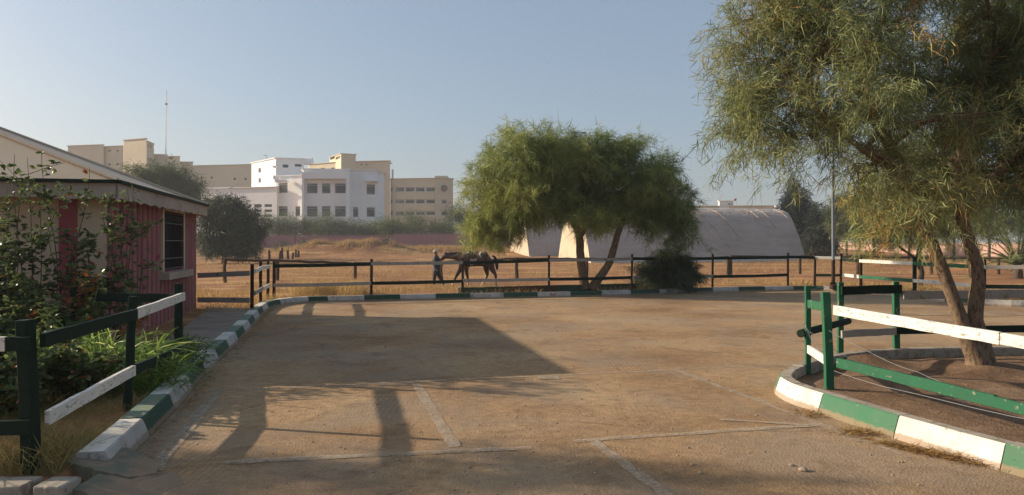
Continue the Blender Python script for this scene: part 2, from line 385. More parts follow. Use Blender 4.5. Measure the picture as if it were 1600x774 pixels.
lot = m.build('parking_lot', M['lot']); tag(lot, kind='structure')
if lot.data.polygons[0].normal.z < 0: lot.data.flip_normals()
# bare soil inside the island
sx, sy = np.meshgrid(np.arange(2.9, 14, .12), np.arange(2.4, 11, .12)); sz = .075+(vnoise(sx, sy, 2.2, 3)-.5)*.05+(vnoise(sx, sy, 7, 4)-.5)*.02
sz += .13*np.exp(-((sx-4.75)/.35)**2-((sy-9.75)/.22)**2)+.07*np.exp(-((sx-6.1)/.6)**2-((sy-9.4)/.5)**2)
k = sx.shape[1]; okc = inside(ISLPP, sx, sy) & (dist(ISLPP[:-1], sx, sy, False) > .09)
idx = np.arange(sx.size).reshape(sx.shape); cell = okc[:-1, :-1] & okc[1:, :-1] & okc[:-1, 1:] & okc[1:, 1:]
c0 = idx[:-1, :-1][cell]
tag(npmesh('island_soil', np.stack([sx, sy, sz], -1).reshape(-1, 3), np.stack([c0, c0+1, c0+k+1, c0+k], 1), M['soil'], smooth=True), kind='structure')
# concrete path slab between the cabin and the left kerb
m = MB(); m.prism([(-4.35, 9.9), (-5.05, 13), (-5.88, 16.2), (-6.3, 17.6), (-7.4, 17.9), (-6.6, 15.2), (-5.75, 12.4), (-5.3, 10.6)], .05, .135)
tag(m.build('path', M['concrete'], bevel=.01), kind='structure')

# worn painted lines
def linemat():
    m, n, b, o = newmat('worn_line_paint'); v = coords(n)
    b.inputs['Base Color'].default_value = (.42, .33, .235, 1); b.inputs['Roughness'].default_value = .9
    f = noise(n, v, 5, 7, .75); g = noise(n, v, 30, 4, .7)
    a = n.nodes.new('ShaderNodeMath'); a.operation = 'MULTIPLY'
    n.links.new(ramp(n, f, [(.32, .14), (.58, .85)]), a.inputs[0]); n.links.new(ramp(n, g, [(.3, .35), (.55, 1)]), a.inputs[1])
    t = n.nodes.new('ShaderNodeBsdfTransparent'); mx = n.nodes.new('ShaderNodeMixShader')
    n.links.new(a.outputs[0], mx.inputs[0]); n.links.new(t.outputs[0], mx.inputs[1]); n.links.new(b.outputs[0], mx.inputs[2]); n.links.new(mx.outputs[0], o.inputs[0])
    return m
M['line'] = linemat()
m = MB()
for (a, b, wd) in [((325, 611), (1060, 578), .07), ((1060, 577), (1240, 570), .05), ((650, 600), (712, 698), .11), ((1055, 578), (1190, 628), .09), ((1190, 628), (1345, 690), .07), ((1290, 664), (1420, 715), .06),
                   ((896, 689), (1290, 663), .09), ((928, 690), (1046, 776), .10), ((352, 722), (830, 699), .10), ((340, 612), (240, 735), .11), ((840, 590), (874, 590), .2), ((1125, 655), (1265, 664), .06)]:
    p = G(*a, .004+.0006*len(m.v)/40); q = G(*b, .004+.0006*len(m.v)/40); d = (q-p).normalized(); s = Vector((-d.y, d.x, 0)); n = 14; vs = []
    for i in range(n+1):
        c = p.lerp(q, i/n)+s*random.uniform(-.008, .008); h = wd/2*random.uniform(.8, 1.15); vs += [c-s*h, c+s*h]
    m.add(vs, [(2*i, 2*i+2, 2*i+3, 2*i+1) for i in range(n)])
tag(m.build('road_marking', M['line']), kind='structure')
# ------------------------------------------------------------------ kerbs
def kerb(path, side, h, wtop, name, label, start=0.0, length=1.06, first=0, mats=None, parent_loc=None, slope=.05, zb=-.03, inner=False):
    """side=+1: kerb body lies to the left of the walking direction"""
    P_ = [Vector((p[0], p[1])) for p in path]; cum = [0]
    for i in range(1, len(P_)): cum.append(cum[-1]+(P_[i]-P_[i-1]).length)
    def at(s):
        s = max(0, min(cum[-1], s))
        for i in range(1, len(cum)):
            if s <= cum[i]:
                t = (s-cum[i-1])/(cum[i]-cum[i-1]); p = P_[i-1].lerp(P_[i], t)
                a = P_[max(i-2, 0)]; b = P_[min(i+1, len(P_)-1)]; d = (b-a).normalized(); return p, Vector((-d.y, d.x))*side
    t = thing(name, label, 'kerb', (P_[0].x, P_[0].y, 0)); s = start; i = first
    while s < cum[-1]-.02:
        e = min(s+length*random.uniform(.97, 1.03), cum[-1]); n = 5; m = MB(); vs = []; dz = random.uniform(-.004, .004); do = random.uniform(-.004, .004)
        for j in range(n+1):
            p, nn = at(s+.004+(e-s-.008)*j/n); j1 = random.uniform(-.003, .003)
            for off, z in ((0+do, zb), (do+slope+j1, h-.012+dz), (do+slope+.014, h+dz+j1*.5), (do+slope+wtop-.012, h+dz+j1*.5), (do+slope+wtop, h-.012+dz), (slope+wtop+.005, zb)):
                q = p+nn*off; vs.append((q.x, q.y, z))
        fs = []; mi = []
        for j in range(n):
            for k in range(5):
                a = j*6+k; f = (a, a+6, a+7, a+1); fs.append(f); mi.append(1 if k == 2 or (inner and k > 2) else 0)
        fs += [(0, 1, 2, 3, 4, 5), tuple(n*6+k for k in (5, 4, 3, 2, 1, 0))]; mi += [0, 0]
        if side > 0: pass
        else: fs = [f[::-1] for f in fs]
        o = len(m.v); m.v += vs; m.f += fs; m.m += mi
        a, b = mats[i % 2]; m.build('kerb_block', [a, b], t); s = e; i += 1
    return t
lp = [(p.x, p.y) for p in LEFTs]; fp = [(p.x, p.y) for p in FARs]; ip = [(p.x, p.y) for p in ISLs]
li = next(i for i, p in enumerate(lp) if p[1] > 5.25)
kerb(lp[li:], 1, .165, .2, 'painted_kerb', 'green and white painted kerb along the left edge of the lot, curving at its far end', 0, 1.06, 0,
     [(M['kwhite_shade'], M['white']), (M['kgreen_shade'], M['ktopg'])], slope=.07)  # shaded colours on the faces, lighter ones on the sunlit tops
kerb(fp, 1, .17, .2, 'painted_kerb', 'long green and white kerb across the far side of the lot, coloured as in shade', 0, 1.07, 0, [(M['kwhite_shade'], M['ktop']), (M['kgreen_shade'], M['kgreen_shade'])])
kerb(ip, -1, .195, .14, 'painted_kerb', 'bright green and white kerb with bare grey top round the tree island on the right', .14, .97, 0, [(M['green'], M['ktop']), (M['white'], M['ktop'])], slope=.07, inner=True)
# near-left corner: broken slab and two loose kerb stones
M['slab'] = worn('worn_green_concrete', (.15, .155, .11), (.25, .19, .135), .52, 4, .9, (.22, .165, .11), .8, foot=.03)
t = thing('broken_kerb_slab', 'cracked flat concrete slab with faded green paint at the near end of the left kerb', 'concrete slab', (-2.8, 5.2, 0))
def slab(pts, t, mat):
    m = MB(); n = len(pts); c = sum((Vector((p[0], p[1])) for p in pts), Vector((0, 0)))/n; cz = sum(p[2] for p in pts)/n; rings = 7; dense = []
    for i in range(n):
        a = Vector(pts[i]); b = Vector(pts[(i+1) % n])
        for k in range(5): q = a.lerp(b, k/5); dense.append(q+Vector((random.uniform(-.012, .012), random.uniform(-.012, .012), 0)))
    N_ = len(dense); vs = [(p.x, p.y, -.03) for p in dense]
    for r_ in range(rings):
        k = 1-r_/rings if r_ else .985
        for p in dense:
            x = c.x+(p.x-c.x)*k; y = c.y+(p.y-c.y)*k; z = cz+(p.z-cz)*k+(float(vnoise(x, y, 7, 7))-.5)*.008*(1 if r_ else .3)+(float(vnoise(x, y, 25, 8))-.5)*.005; vs.append((x, y, z))
    vs.append((c.x, c.y, cz)); fs = []
    for r_ in range(rings):
        for i in range(N_): fs.append((r_*N_+i, r_*N_+(i+1) % N_, (r_+1)*N_+(i+1) % N_, (r_+1)*N_+i))
    fs += [(rings*N_+i, rings*N_+(i+1) % N_, len(vs)-1) for i in range(N_)]
    m.add(vs, fs); return m.build('slab_piece', mat, t)
slab([(-2.6, 5.35, .012), (-2.72, 5.6, .02), (-2.96, 5.72, .08), (-3.3, 5.72, .14), (-3.32, 5.55, .13), (-3.2, 5.25, .13), (-2.92, 5.12, .11), (-2.68, 5.1, .06)], t, M['slab'])
slab([(-2.42, 4.92, .0), (-2.3, 5.15, .0), (-2.5, 5.4, .015), (-2.67, 5.1, .05), (-2.9, 5.11, .09), (-2.92, 4.85, .07), (-2.7, 4.78, .03)], t, M['slab'])
def stone(x0, x1, lab):
    m = MB(); m.beam((x0, 4.83, .05), (x1, 4.83, .05), .22, .15, 6, .006)
    o = m.build('kerb_stone', M['ktop'], bevel=.012); tag(o, lab, 'kerb stone', 'bare kerb stones at the near left corner')
stone(-3.9, -3.17, 'bare concrete kerb stone at the bottom left corner, left of the gap'); stone(-3.1, -2.93+.02, 'short broken kerb stone right of the gap, beside the green slab')
# ------------------------------------------------------------------ fences
def post(t, x, y, z0, z1, wd=.09, mat=None, lean=(0, 0), name='post', dp=None):
    m = MB(); m.beam((x, y, z0-.1), (x+lean[0], y+lean[1], z1), wd, dp or wd, 6, .003, up=(.1, 1, 0)); return m.build(name, mat, t, bevel=.006)
def rail(t, a, b, h=.1, wd=.035, mat=None, sag=.0, seg=8, taper=1.0, name='rail'):
    m = MB(); m.beam(a, b, wd, h, seg, .003, sag=sag, taper=taper); return m.build(name, mat, t, bevel=.004)
def run(t, posts, pat, zt1, zt0, ztop, wd=.08, rh=.1, mats=None, pmat=None, off=.06, rwd=.035):
    """posts: list (x,y,zbase,ztop); pat: per span (upper, lower) material keys; rails fixed on the camera side"""
    for (x, y, a, b) in posts: post(t, x, y, a, b, wd, pmat, (random.uniform(-.02, .02), random.uniform(-.02, .02)))
    for i, pr in enumerate(pat):
        a = posts[i]; b = posts[i+1]; d = Vector((b[0]-a[0], b[1]-a[1], 0)).normalized(); nn = Vector((d.y, -d.x, 0))*off
        for k, zz in ((0, zt1), (1, zt0)):
            if pr[k] is None: continue
            za = a[2]+zz*(a[3]-a[2])/1.15; zb = b[2]+zz*(b[3]-b[2])/1.15
            rail(t, Vector((a[0], a[1], za))+nn+d*random.uniform(-.03, .0)+Vector((0, 0, random.uniform(-.015, .015))), Vector((b[0], b[1], zb))+nn+d*(-.012), rh, rwd, M[pr[k]], sag=random.uniform(0, .015))
# left garden fence
t = thing('garden_fence', 'dark green garden fence with white rails before the rose bushes on the left', 'fence', (-3.4, 5.14, 0))
post(t, -3.37, 5.12, .08, Z(500, 5.12), .09, M['dwood'], (-.04, 0)); post(t, -3.70, 7.0, .1, Z(463, 7.0), .06, M['dwood'], (.065, 0)); post(t, -4.16, 9.1, .1, 1.2, .075, M['dwood'])
def rl(a, b, mat, h=.1, **k): rail(t, a, b, h, .04, M[mat], **k)
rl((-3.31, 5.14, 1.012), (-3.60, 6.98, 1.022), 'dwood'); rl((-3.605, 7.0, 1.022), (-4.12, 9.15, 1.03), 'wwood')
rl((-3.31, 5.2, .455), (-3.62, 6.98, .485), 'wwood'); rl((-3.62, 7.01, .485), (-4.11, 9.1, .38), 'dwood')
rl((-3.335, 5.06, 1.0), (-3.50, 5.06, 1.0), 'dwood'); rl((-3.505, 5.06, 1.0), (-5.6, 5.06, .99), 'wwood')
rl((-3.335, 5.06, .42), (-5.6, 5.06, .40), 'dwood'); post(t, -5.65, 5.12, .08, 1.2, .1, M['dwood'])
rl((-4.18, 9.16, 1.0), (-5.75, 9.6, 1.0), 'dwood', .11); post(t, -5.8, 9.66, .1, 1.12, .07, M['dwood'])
# fence by the cabin's far corner
t = thing('corner_fence', 'short fence from the cabin corner turning along the bend of the left kerb', 'fence', (-6.13, 17.2, 0))
q = [(-6.13, 17.2, .1, 1.20), (-6.62, 19.2, .1, 1.22), (-7.0, 20.9, .1, 1.2)]
run(t, q, [('wwood', 'twood'), ('wwood', 'wwood')], .98, .42, 1.2, .065, mats=None, pmat=M['bpost'])
rail(t, (-6.16, 17.13, .99), (-7.45, 17.3, .93), .12, .04, M['twood']); rail(t, (-6.16, 17.13, .36), (-7.45, 17.3, .35), .12, .04, M['twood'])
# far painted fence: (px, Y, top py)
fz = [(428, 20.9, 408), (580, 21.75, 405), (723, 22.75, 403), (858, 23.4, 399), (987, 24.5, 397), (1113, 25.6, 397), (1231, 26.4, 395), (1273, 26.5, 396), (1314, 26.1, 396)]
t = thing('paddock_fence', 'long dark railed fence behind the far kerb, with brown posts', 'fence', (0, 23, 0))
posts = [(X(p, y), y, .08, Z(py, y)) for p, y, py in fz]
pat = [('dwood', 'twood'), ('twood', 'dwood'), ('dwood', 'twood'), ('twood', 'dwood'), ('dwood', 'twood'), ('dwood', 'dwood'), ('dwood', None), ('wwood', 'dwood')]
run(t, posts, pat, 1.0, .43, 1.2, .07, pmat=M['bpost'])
fz = [(1314, 26.05, 396), (1345, 25.3, 398), (1429, 23.4, 401), (1537, 20.9, 405.7), (1660, 20.0, 405), (1790, 20, 404)]
t = thing('paddock_fence', 'green and white railed fence behind the far right bend of the lot', 'fence', (13, 23, 0))
posts = [(X(p, y)+(.1 if i == 0 else 0), y, .08, Z(py, y)) for i, (p, y, py) in enumerate(fz)]
for i, q in enumerate(posts):
    if i == 0: continue
    post(t, q[0], q[1], q[2], q[3], .085 if i < 2 else .095, M['bpost'] if i < 2 else M['dwood'])
for i, pr in enumerate([('dwood', 'wwood'), ('wwood', 'gwood'), ('gwood', 'wwood'), ('twood', 'dwood'), ('twood', 'dwood')]):
    a = posts[i]; b = posts[i+1]; d = Vector((b[0]-a[0], b[1]-a[1], 0)).normalized(); nn = Vector((d.y, -d.x, 0))*.06
    for k, zz in ((0, .98), (1, .43)): rail(t, Vector((a[0], a[1], zz+(a[3]-1.2)))+nn, Vector((b[0], b[1], zz+(b[3]-1.2)))+nn-d*.012, .11, .035, M[pr[k]])
# weathered log fence out in the field
t = thing('log_fence', 'rough weathered log fence in the dry field behind the horse and painted fence', 'fence', (0, 38, -.25))
lf = [(352, 36.5, 405), (433, 37.5, 407), (555, 39.0, 411), (690, 39, 410), (808, 39.5, 404), (916, 40, 404), (1030, 42, 404), (1137, 45, 402)]
P3 = [Vector((X(p, y), y, Z(py, y))) for p, y, py in lf]
for p in P3:
    m = MB(); m.tube([(p.x, p.y, zt(p.x, p.y)-.2), (p.x+random.uniform(-.05, .05), p.y, p.z*.5), (p.x, p.y, p.z+.05)], [.1, .09, .085], 8, .06); m.build('post', M['log'], t)
for a, b in zip(P3[:-1], P3[1:]):
    m = MB(); n = 7; m.tube([a.lerp(b, i/n)+Vector((0, -.08, random.uniform(-.03, .03)-.02)) for i in range(-0, n+1)], [random.uniform(.055, .075) for _ in range(n+1)], 7, .05); m.build('rail', M['log'], t)
t = thing('log_fence', 'straight log rail fence running across the field before the greenhouse to the right', 'fence', (20, 45, -.25))
P3 = [Vector((X(p, y), y, Z(py, y))) for p, y, py in [(1142, 45, 400), (1250, 45, 401), (1340, 45, 402), (1455, 45, 403), (1560, 45, 404), (1680, 45, 404)]]
for p in P3:
    m = MB(); m.tube([(p.x, p.y, zt(p.x, p.y)-.2), (p.x, p.y, p.z+.05)], [.1, .085], 8, .06); m.build('post', M['log'], t)
for a, b in zip(P3[:-1], P3[1:]):
    m = MB(); m.tube([a.lerp(b, i/5)+Vector((0, -.08, random.uniform(-.03, .03))) for i in range(6)], [random.uniform(.05, .065) for _ in range(6)], 7, .05); m.build('rail', M['log'], t)
# row of old short posts near the rubble
for i, (px, Y, py) in enumerate([(421, 80, 396), (437, 80, 393), (441, 88, 391), (450, 84, 390), (457, 88, 389), (462, 92, 388), (466, 92, 386)]):
    x = X(px, Y); z = zt(x, Y); m = MB(); m.tube([(x, Y, z-.1), (x+random.uniform(-.1, .1), Y, z+random.uniform(.8, 1.3))], [.15, .12], 7, .1)
    tag(m.build('old_fence_post', M['log']), ['shortest old post, leftmost of the seven in the dry grass', 'old post second from the left of the row below the pink wall', 'old post third from the left of the row below the pink wall', 'middle one of seven old posts in dry grass', 'old post third from the right of the row, before the pink wall', 'old post second from the right, next to the thin pole', 'rightmost old post, just right of the thin pole'][i], 'post', 'old posts in the dry grass')
# island fence
t = thing('island_fence', 'green and white wooden fence round the tree island, with peeling paint and wires', 'fence', (3.5, 8.03, 0))
A = (3.66, 9.03); B = (4.65, 10.33); C = (5.5, 10.43); D = (3.5, 8.03); E = (4.62, 4.78)
post(t, *A, .08, 1.17, .062, M['gwood']); post(t, *B, .08, Z(441, 10.33), .075, M['gwood']); post(t, *C, .08, Z(440, 10.43), .08, M['gwood'], (-.02, 0))
post(t, *D, .05, 1.16, .085, M['gwood'], (-.05, 0)); post(t, *E, .05, 1.1, .11, M['gwood']); 
post(t, 8.6, 10.45, .08, 1.15, .1, M['gwood']); post(t, 11.6, 10.4, .08, 1.15, .1, M['gwood'])
# A-D rails
rail(t, (A[0]+.0, A[1]-.02, .95), (D[0]-.02, D[1]+.06, .99), .1, .035, M['gwood']); rail(t, (A[0], A[1]-.02, .39), (D[0]-.02, D[1]+.06, .40), .1, .035, M['wwood'])
# D-E rails, drooping, cut at their ends
kx = (4.14, 6.02)
rail(t, (D[0]+.03, D[1]-.05, .965), (kx[0]-.04, kx[1]+.1, .90), .105, .045, M['wwood'], seg=10); rail(t, (kx[0]-.045, kx[1]+.13, .90), (E[0]-.03, E[1]+.1, .83), .10, .04, M['wwood'])
rail(t, (D[0]+.06, D[1]-.05, .395), (kx[0]+.0, kx[1]+.22, .345), .105, .045, M['gwood'], seg=10); rail(t, (kx[0]-.01, kx[1]+.24, .345), (E[0], E[1]+.1, .28), .095, .04, M['gwood'])
# A-B, B-C, C-right
m = MB(); m.tube([(A[0]-.09, A[1]+.0, .58), (A[0]+.3, A[1]+.42, .585), (B[0]+.1, B[1]-.03, .60)], [.05, .05, .045], 9, .04); m.build('rail', M['dwood'], t)
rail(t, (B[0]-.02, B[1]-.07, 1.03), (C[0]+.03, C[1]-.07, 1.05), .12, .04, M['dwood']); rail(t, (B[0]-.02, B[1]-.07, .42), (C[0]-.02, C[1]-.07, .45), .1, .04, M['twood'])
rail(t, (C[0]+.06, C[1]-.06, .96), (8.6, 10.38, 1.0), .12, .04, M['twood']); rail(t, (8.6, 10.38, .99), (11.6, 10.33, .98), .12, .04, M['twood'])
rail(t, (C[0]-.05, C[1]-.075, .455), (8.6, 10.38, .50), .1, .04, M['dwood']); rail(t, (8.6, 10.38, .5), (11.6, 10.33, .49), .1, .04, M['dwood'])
def wire(pts, name='wire'):
    m = MB(); m.tube(pts, .0028, 5); m.build(name, M['wire'], t)
def wv(a, b, sag=.05, n=10, j=.008): a = Vector(a); b = Vector(b); return [a.lerp(b, i/n)+Vector((random.uniform(-j, j), random.uniform(-j, j), -sag*4*(i/n)*(1-i/n)+random.uniform(-j, j))) for i in range(n+1)]
wire(wv((A[0]-.05, A[1]-.05, .68), (D[0], D[1], .78), .1)); wire(wv((A[0]-.05, A[1]-.05, .66), (D[0]-.07, D[1], .52), .05)); wire(wv((D[0]-.06, D[1], .76), (4.1, 6.6, .38), .05))
wire(wv((C[0], C[1], .68), (8.6, 10.4, .72), .04)); wire(wv((D[0], D[1], .3), (E[0], E[1], .36), .08)); wire(wv((B[0], B[1], 1.14), (A[0], A[1], 1.13), .02)); wire(wv((D[0], D[1], .55), (4.5, 7.2, .12), .05))
m = MB(); c = Vector((C[0], C[1]-.07, .74)); m.tube([c+Vector((.04*math.cos(a)*(1+.2*math.sin(3*a)), 0, .045*math.sin(a))) for a in np.linspace(0, 12.5, 30)], .003, 5); m.build('wire_coil', M['wire'], t)
# low board edging behind the far kerb, round the middle tree
t = thing('low_board_edging', 'low dark board edging round the middle tree, just behind the far kerb', 'edging', (1, 24, 0))
pp = [Vector((X(719, 22.9), 22.9, .17)), Vector((X(780, 23.3), 23.3, .18)), Vector((X(870, 23.9), 23.9, .19)), Vector((X(1011, 25.0), 25.0, .2))]
for i, (a, b) in enumerate(zip(pp[:-1], pp[1:])): rail(t, a+Vector((.01, 0, 0)), b, .26, .06, M[['kgreen_shade', 'log', 'kgreen_shade'][i]], name='board')
rail(t, pp[0]+Vector((-.05, .02, 0)), pp[0]+Vector((-.1, .9, 0)), .26, .05, M['twood'], name='board')
# metal pole
t = thing('metal_pole', 'tall grey metal pole with dark foot standing behind the far right kerb', 'pole', (X(1302, 25.6), 25.6, .1))
x = X(1302, 25.6); m = MB(); m.tube([(x, 25.6, .1), (x, 25.6, 1.1)], .062, 12); m.build('pole_foot', M['bpost'], t)
m = MB(); m.tube([(x, 25.6, 1.1), (x-.03, 25.6, 6.2)], [.052, .04], 12); m.build('shaft', M['steel'], t)
m = MB(); m.tube([(x, 25.6, .08), (x, 25.6, .32)], [.14, .11], 12); m.build('base_collar', M['bpost'], t)
# ------------------------------------------------------------------ pink cabin
U = Vector((-.225, 1, 0)).normalized(); VL = Vector((-U.y, U.x, 0))      # away along the lot; to the left
M['pink'] = worn('pink_ribbed_paint', (.33, .07, .08), (.37, .13, .13), .38, 4, .7, (.22, .08, .08), .5, (1, 1, .6))
M['rib'] = worn('pale_rib_edge', (.48, .27, .25), (.34, .1, .11), .38, 6, .7, (.3, .15, .14), .4)  # ribs paler than the wall panels
M['cream'] = worn('cream_plaster', (.6, .47, .33), (.48, .37, .26), .4, 2.0, .85, (.4, .28, .18), .35)
M['roof'] = worn('weathered_roof_sheet', (.60, .48, .36), (.48, .38, .28), .42, 1.4, .85, (.33, .25, .18), .5)
M['gable_lit'] = worn('sunlit_cream_roof_sheet', (.72, .55, .38), (.6, .45, .3), .42, 1.6, .8, (.55, .4, .27), .35)  # cream front slope, colour raised to look sunlit
M['fascia'] = worn('stained_fascia', (.44, .36, .29), (.3, .22, .17), .4, 3, .85, (.2, .15, .11), .5)
M['grille'] = flat('black_iron', (.012, .012, .014), .5, .2, 6, .3)
EC = Vector((-6.0, 11.1, 0)); EL = 7.25; EW = 15.0
t = thing('pink_cabin', 'low pink ribbed cabin with hipped roof and barred window on the left', 'cabin', (-6.3, 11.4, .05))
W0 = EC+VL*.25+U*.35; WL = EL-.55; W1 = W0+U*WL; zE0, zE1 = 2.38, 2.63
WB = W0+VL*(EW-.5); WF = W1+VL*(EW-.5)
def uw(u): return W0+U*u
# side wall (faces right): walk from near to far has outside on the right -> outward = (d.y,-d.x) = right side. good
du = lambda Y: (Y-W0.y)/U.y
h0 = (du(14.75), du(16.5), 1.13, 2.36)
m = MB(); m.facade(W0, W1, 0, 2.5, [h0], .18); m.build('side_wall', M['pink'], t)
m = MB(); u = .12
while u < WL-.05:
    if not (h0[0]-.16 < u < h0[1]+.12):
        p = uw(u)-VL*.002; m.hexa(*[[tuple(p+U*a-VL*b+Vector((0, 0, z))) for a, b in ((-.014, 0), (-.009, .045), (.009, .045), (.014, 0))] for z in (0, 2.44)])
    else:
        for z0, z1 in ((0, .98),):
            p = uw(u)-VL*.002; m.hexa(*[[tuple(p+U*a-VL*b+Vector((0, 0, z))) for a, b in ((-.014, 0), (-.009, .045), (.009, .045), (.014, 0))] for z in (z0, z1)])
    u += .325
m.v = m.v; m.build('wall_ribs', M['rib'], t)
# front wall (faces camera): from far left to the corner
m = MB(); m.facade(WB, W0, 0, 2.5, [], .1); m.build('front_wall', M['cream'], t)
m = MB(); m.facade(W1, WF, 0, 2.5, [], .1); m.facade(WF, WB, 0, 2.5, [], .1); m.build('rear_wall', M['cream'], t)
def fpill(u0, u1, mat, name, k=.05):
    a = W0+VL*u0; b = W0+VL*u1; m = MB(); m.hexa(*[[tuple(p+Vector((0, 0, z))) for p in (a-U*k, a+U*.01, b+U*.01, b-U*k)] for z in (0, 2.42)]); m.build(name, mat, t)
fpill(.42, .66, M['pink'], 'pilaster'); fpill(2.3, 2.6, M['pink'], 'pilaster'); fpill(4.4, 4.7, M['pink'], 'pilaster')
# window
wn = MB()
a, b = uw(h0[0]), uw(h0[1])
wf = bpy.data.objects.new('window', None); COL.objects.link(wf); wf.parent = t; wf.location = uw((h0[0]+h0[1])/2)-t.location+Vector((0, 0, 1.1))
m = MB(); m.hexa(*[[tuple(p+Vector((0, 0, z))) for p in (a+VL*.14, b+VL*.14, b+VL*.16, a+VL*.16)] for z in (h0[2], h0[3])]); m.build('pane', M['glass'], wf)
def side_box(u0, u1, z0, z1, o0, o1, mat, name, par, mb=None):
    q = mb or MB(); a, b = uw(u0), uw(u1); q.hexa([tuple(p+Vector((0, 0, z0))) for p in (a-VL*o1, b-VL*o1, b-VL*o0, a-VL*o0)], [tuple(p+Vector((0, 0, z1))) for p in (a-VL*o1, b-VL*o1, b-VL*o0, a-VL*o0)])
    if mb is None: return q.build(name, mat, par)
m = MB()
for q in ((h0[0]-.12, h0[0], h0[2]-.02, h0[3]+.1), (h0[1], h0[1]+.12, h0[2]-.02, h0[3]+.1), (h0[0], h0[1], h0[3], h0[3]+.1)): side_box(*q, -.02, .05, None, '', None, m)
m.build('frame', M['cream'], wf)
side_box(h0[0]-.28, h0[1]+.28, h0[2]-.17, h0[2]-.025, -.02, .2, M['fascia'], 'sill', wf)
m = MB(); n = 15
for i in range(n):
    u = h0[0]+.04+(h0[1]-h0[0]-.08)*i/(n-1); p = uw(u)-VL*.035; m.tube([p+Vector((0, 0, h0[2]+.02)), p+Vector((0, 0, h0[3]-.02))], .011, 6)
for z in (h0[2]+.04, h0[2]+.25, h0[2]+.62, h0[3]-.25, h0[3]-.04): m.tube([uw(h0[0]+.02)-VL*.04+Vector((0, 0, z)), uw(h0[1]-.02)-VL*.04+Vector((0, 0, z))], .012, 6)
for i in range(n-1):
    u = h0[0]+.04+(h0[1]-h0[0]-.08)*(i+.5)/(n-1); c = uw(u)-VL*.035+Vector((0, 0, h0[3]-.14)); m.tube([c+U*.035*math.cos(s)+Vector((0, 0, .06*math.sin(s))) for s in np.linspace(0, 6.283, 9)], .006, 5, cap=False)
m.build('grille', M['grille'], wf)
# roof
R0 = EC.copy(); R1 = EC+U*EL; RL0 = EC+VL*EW; RL1 = R1+VL*EW
apex = Vector((-14.8, 13.55, 5.78)); rid = apex+VL*(.6)
zz = Vector((0, 0, zE1))
def sub_tri(m, a, b, c, n=1): m.add([a, b, c], [(0, 1, 2)])
m = MB(); m.add([R0+zz, R1+zz, apex], [(0, 1, 2)]); m.add([RL0+zz, R0+zz, apex, rid], [(0, 1, 2, 3)], 1); m.add([R1+zz, RL1+zz, rid, apex], [(0, 1, 2, 3)]); m.add([RL1+zz, RL0+zz, rid], [(0, 1, 2)])
rf = m.build('roof', [M['roof'], M['gable_lit']], t)
m = MB()
for a, b in ((R0, apex), (R1, apex)):
    a = a+zz; m.tube([a+Vector((0, 0, .03)), b+Vector((0, 0, .01))], .035, 6)
m.build('ridge_strip', M['roof'], rf)
def fasc(a, b, name):
    m = MB(); n = 40; d = (b-a); o = Vector((d.y, -d.x, 0)).normalized(); vs = []
    for i in range(n+1):
        p = a+d*(i/n); lo = zE0-.03+.035*abs(math.sin(i*.9))+random.uniform(-.008, .008)
        for k, z in ((0, lo), (0, zE1-.01), (-.03, zE1-.01), (-.03, lo)): q = p+o*k; vs.append((q.x, q.y, z))
    fs = []
    for i in range(n):
        for k in range(4): a_ = 4*i+k; b_ = 4*i+(k+1) % 4; fs.append((a_, a_+4, b_+4, b_))
    m.add(vs, [f[::-1] for f in fs]+[(0, 1, 2, 3), tuple(4*n+k for k in (3, 2, 1, 0))]); m.build(name, M['fascia'], t)
fasc(R0, R1, 'fascia'); fasc(RL0, R0, 'fascia'); fasc(R1, RL1, 'fascia')
m = MB()
for a, b in ((R0, R1), (RL0, R0)):
    o = Vector(((b-a).y, -(b-a).x, 0)).normalized()*.02; m.beam(a+o+Vector((0, 0, zE1+.005)), b+o+Vector((0, 0, zE1+.005)), .06, .05, 8, .002)
m.build('gutter', M['dwood'], t)
m = MB(); m.add([R0+Vector((0, 0, 2.46)), R1+Vector((0, 0, 2.46)), RL1+Vector((0, 0, 2.46)), RL0+Vector((0, 0, 2.46))], [(3, 2, 1, 0)]); m.build('soffit', M['fascia'], t)

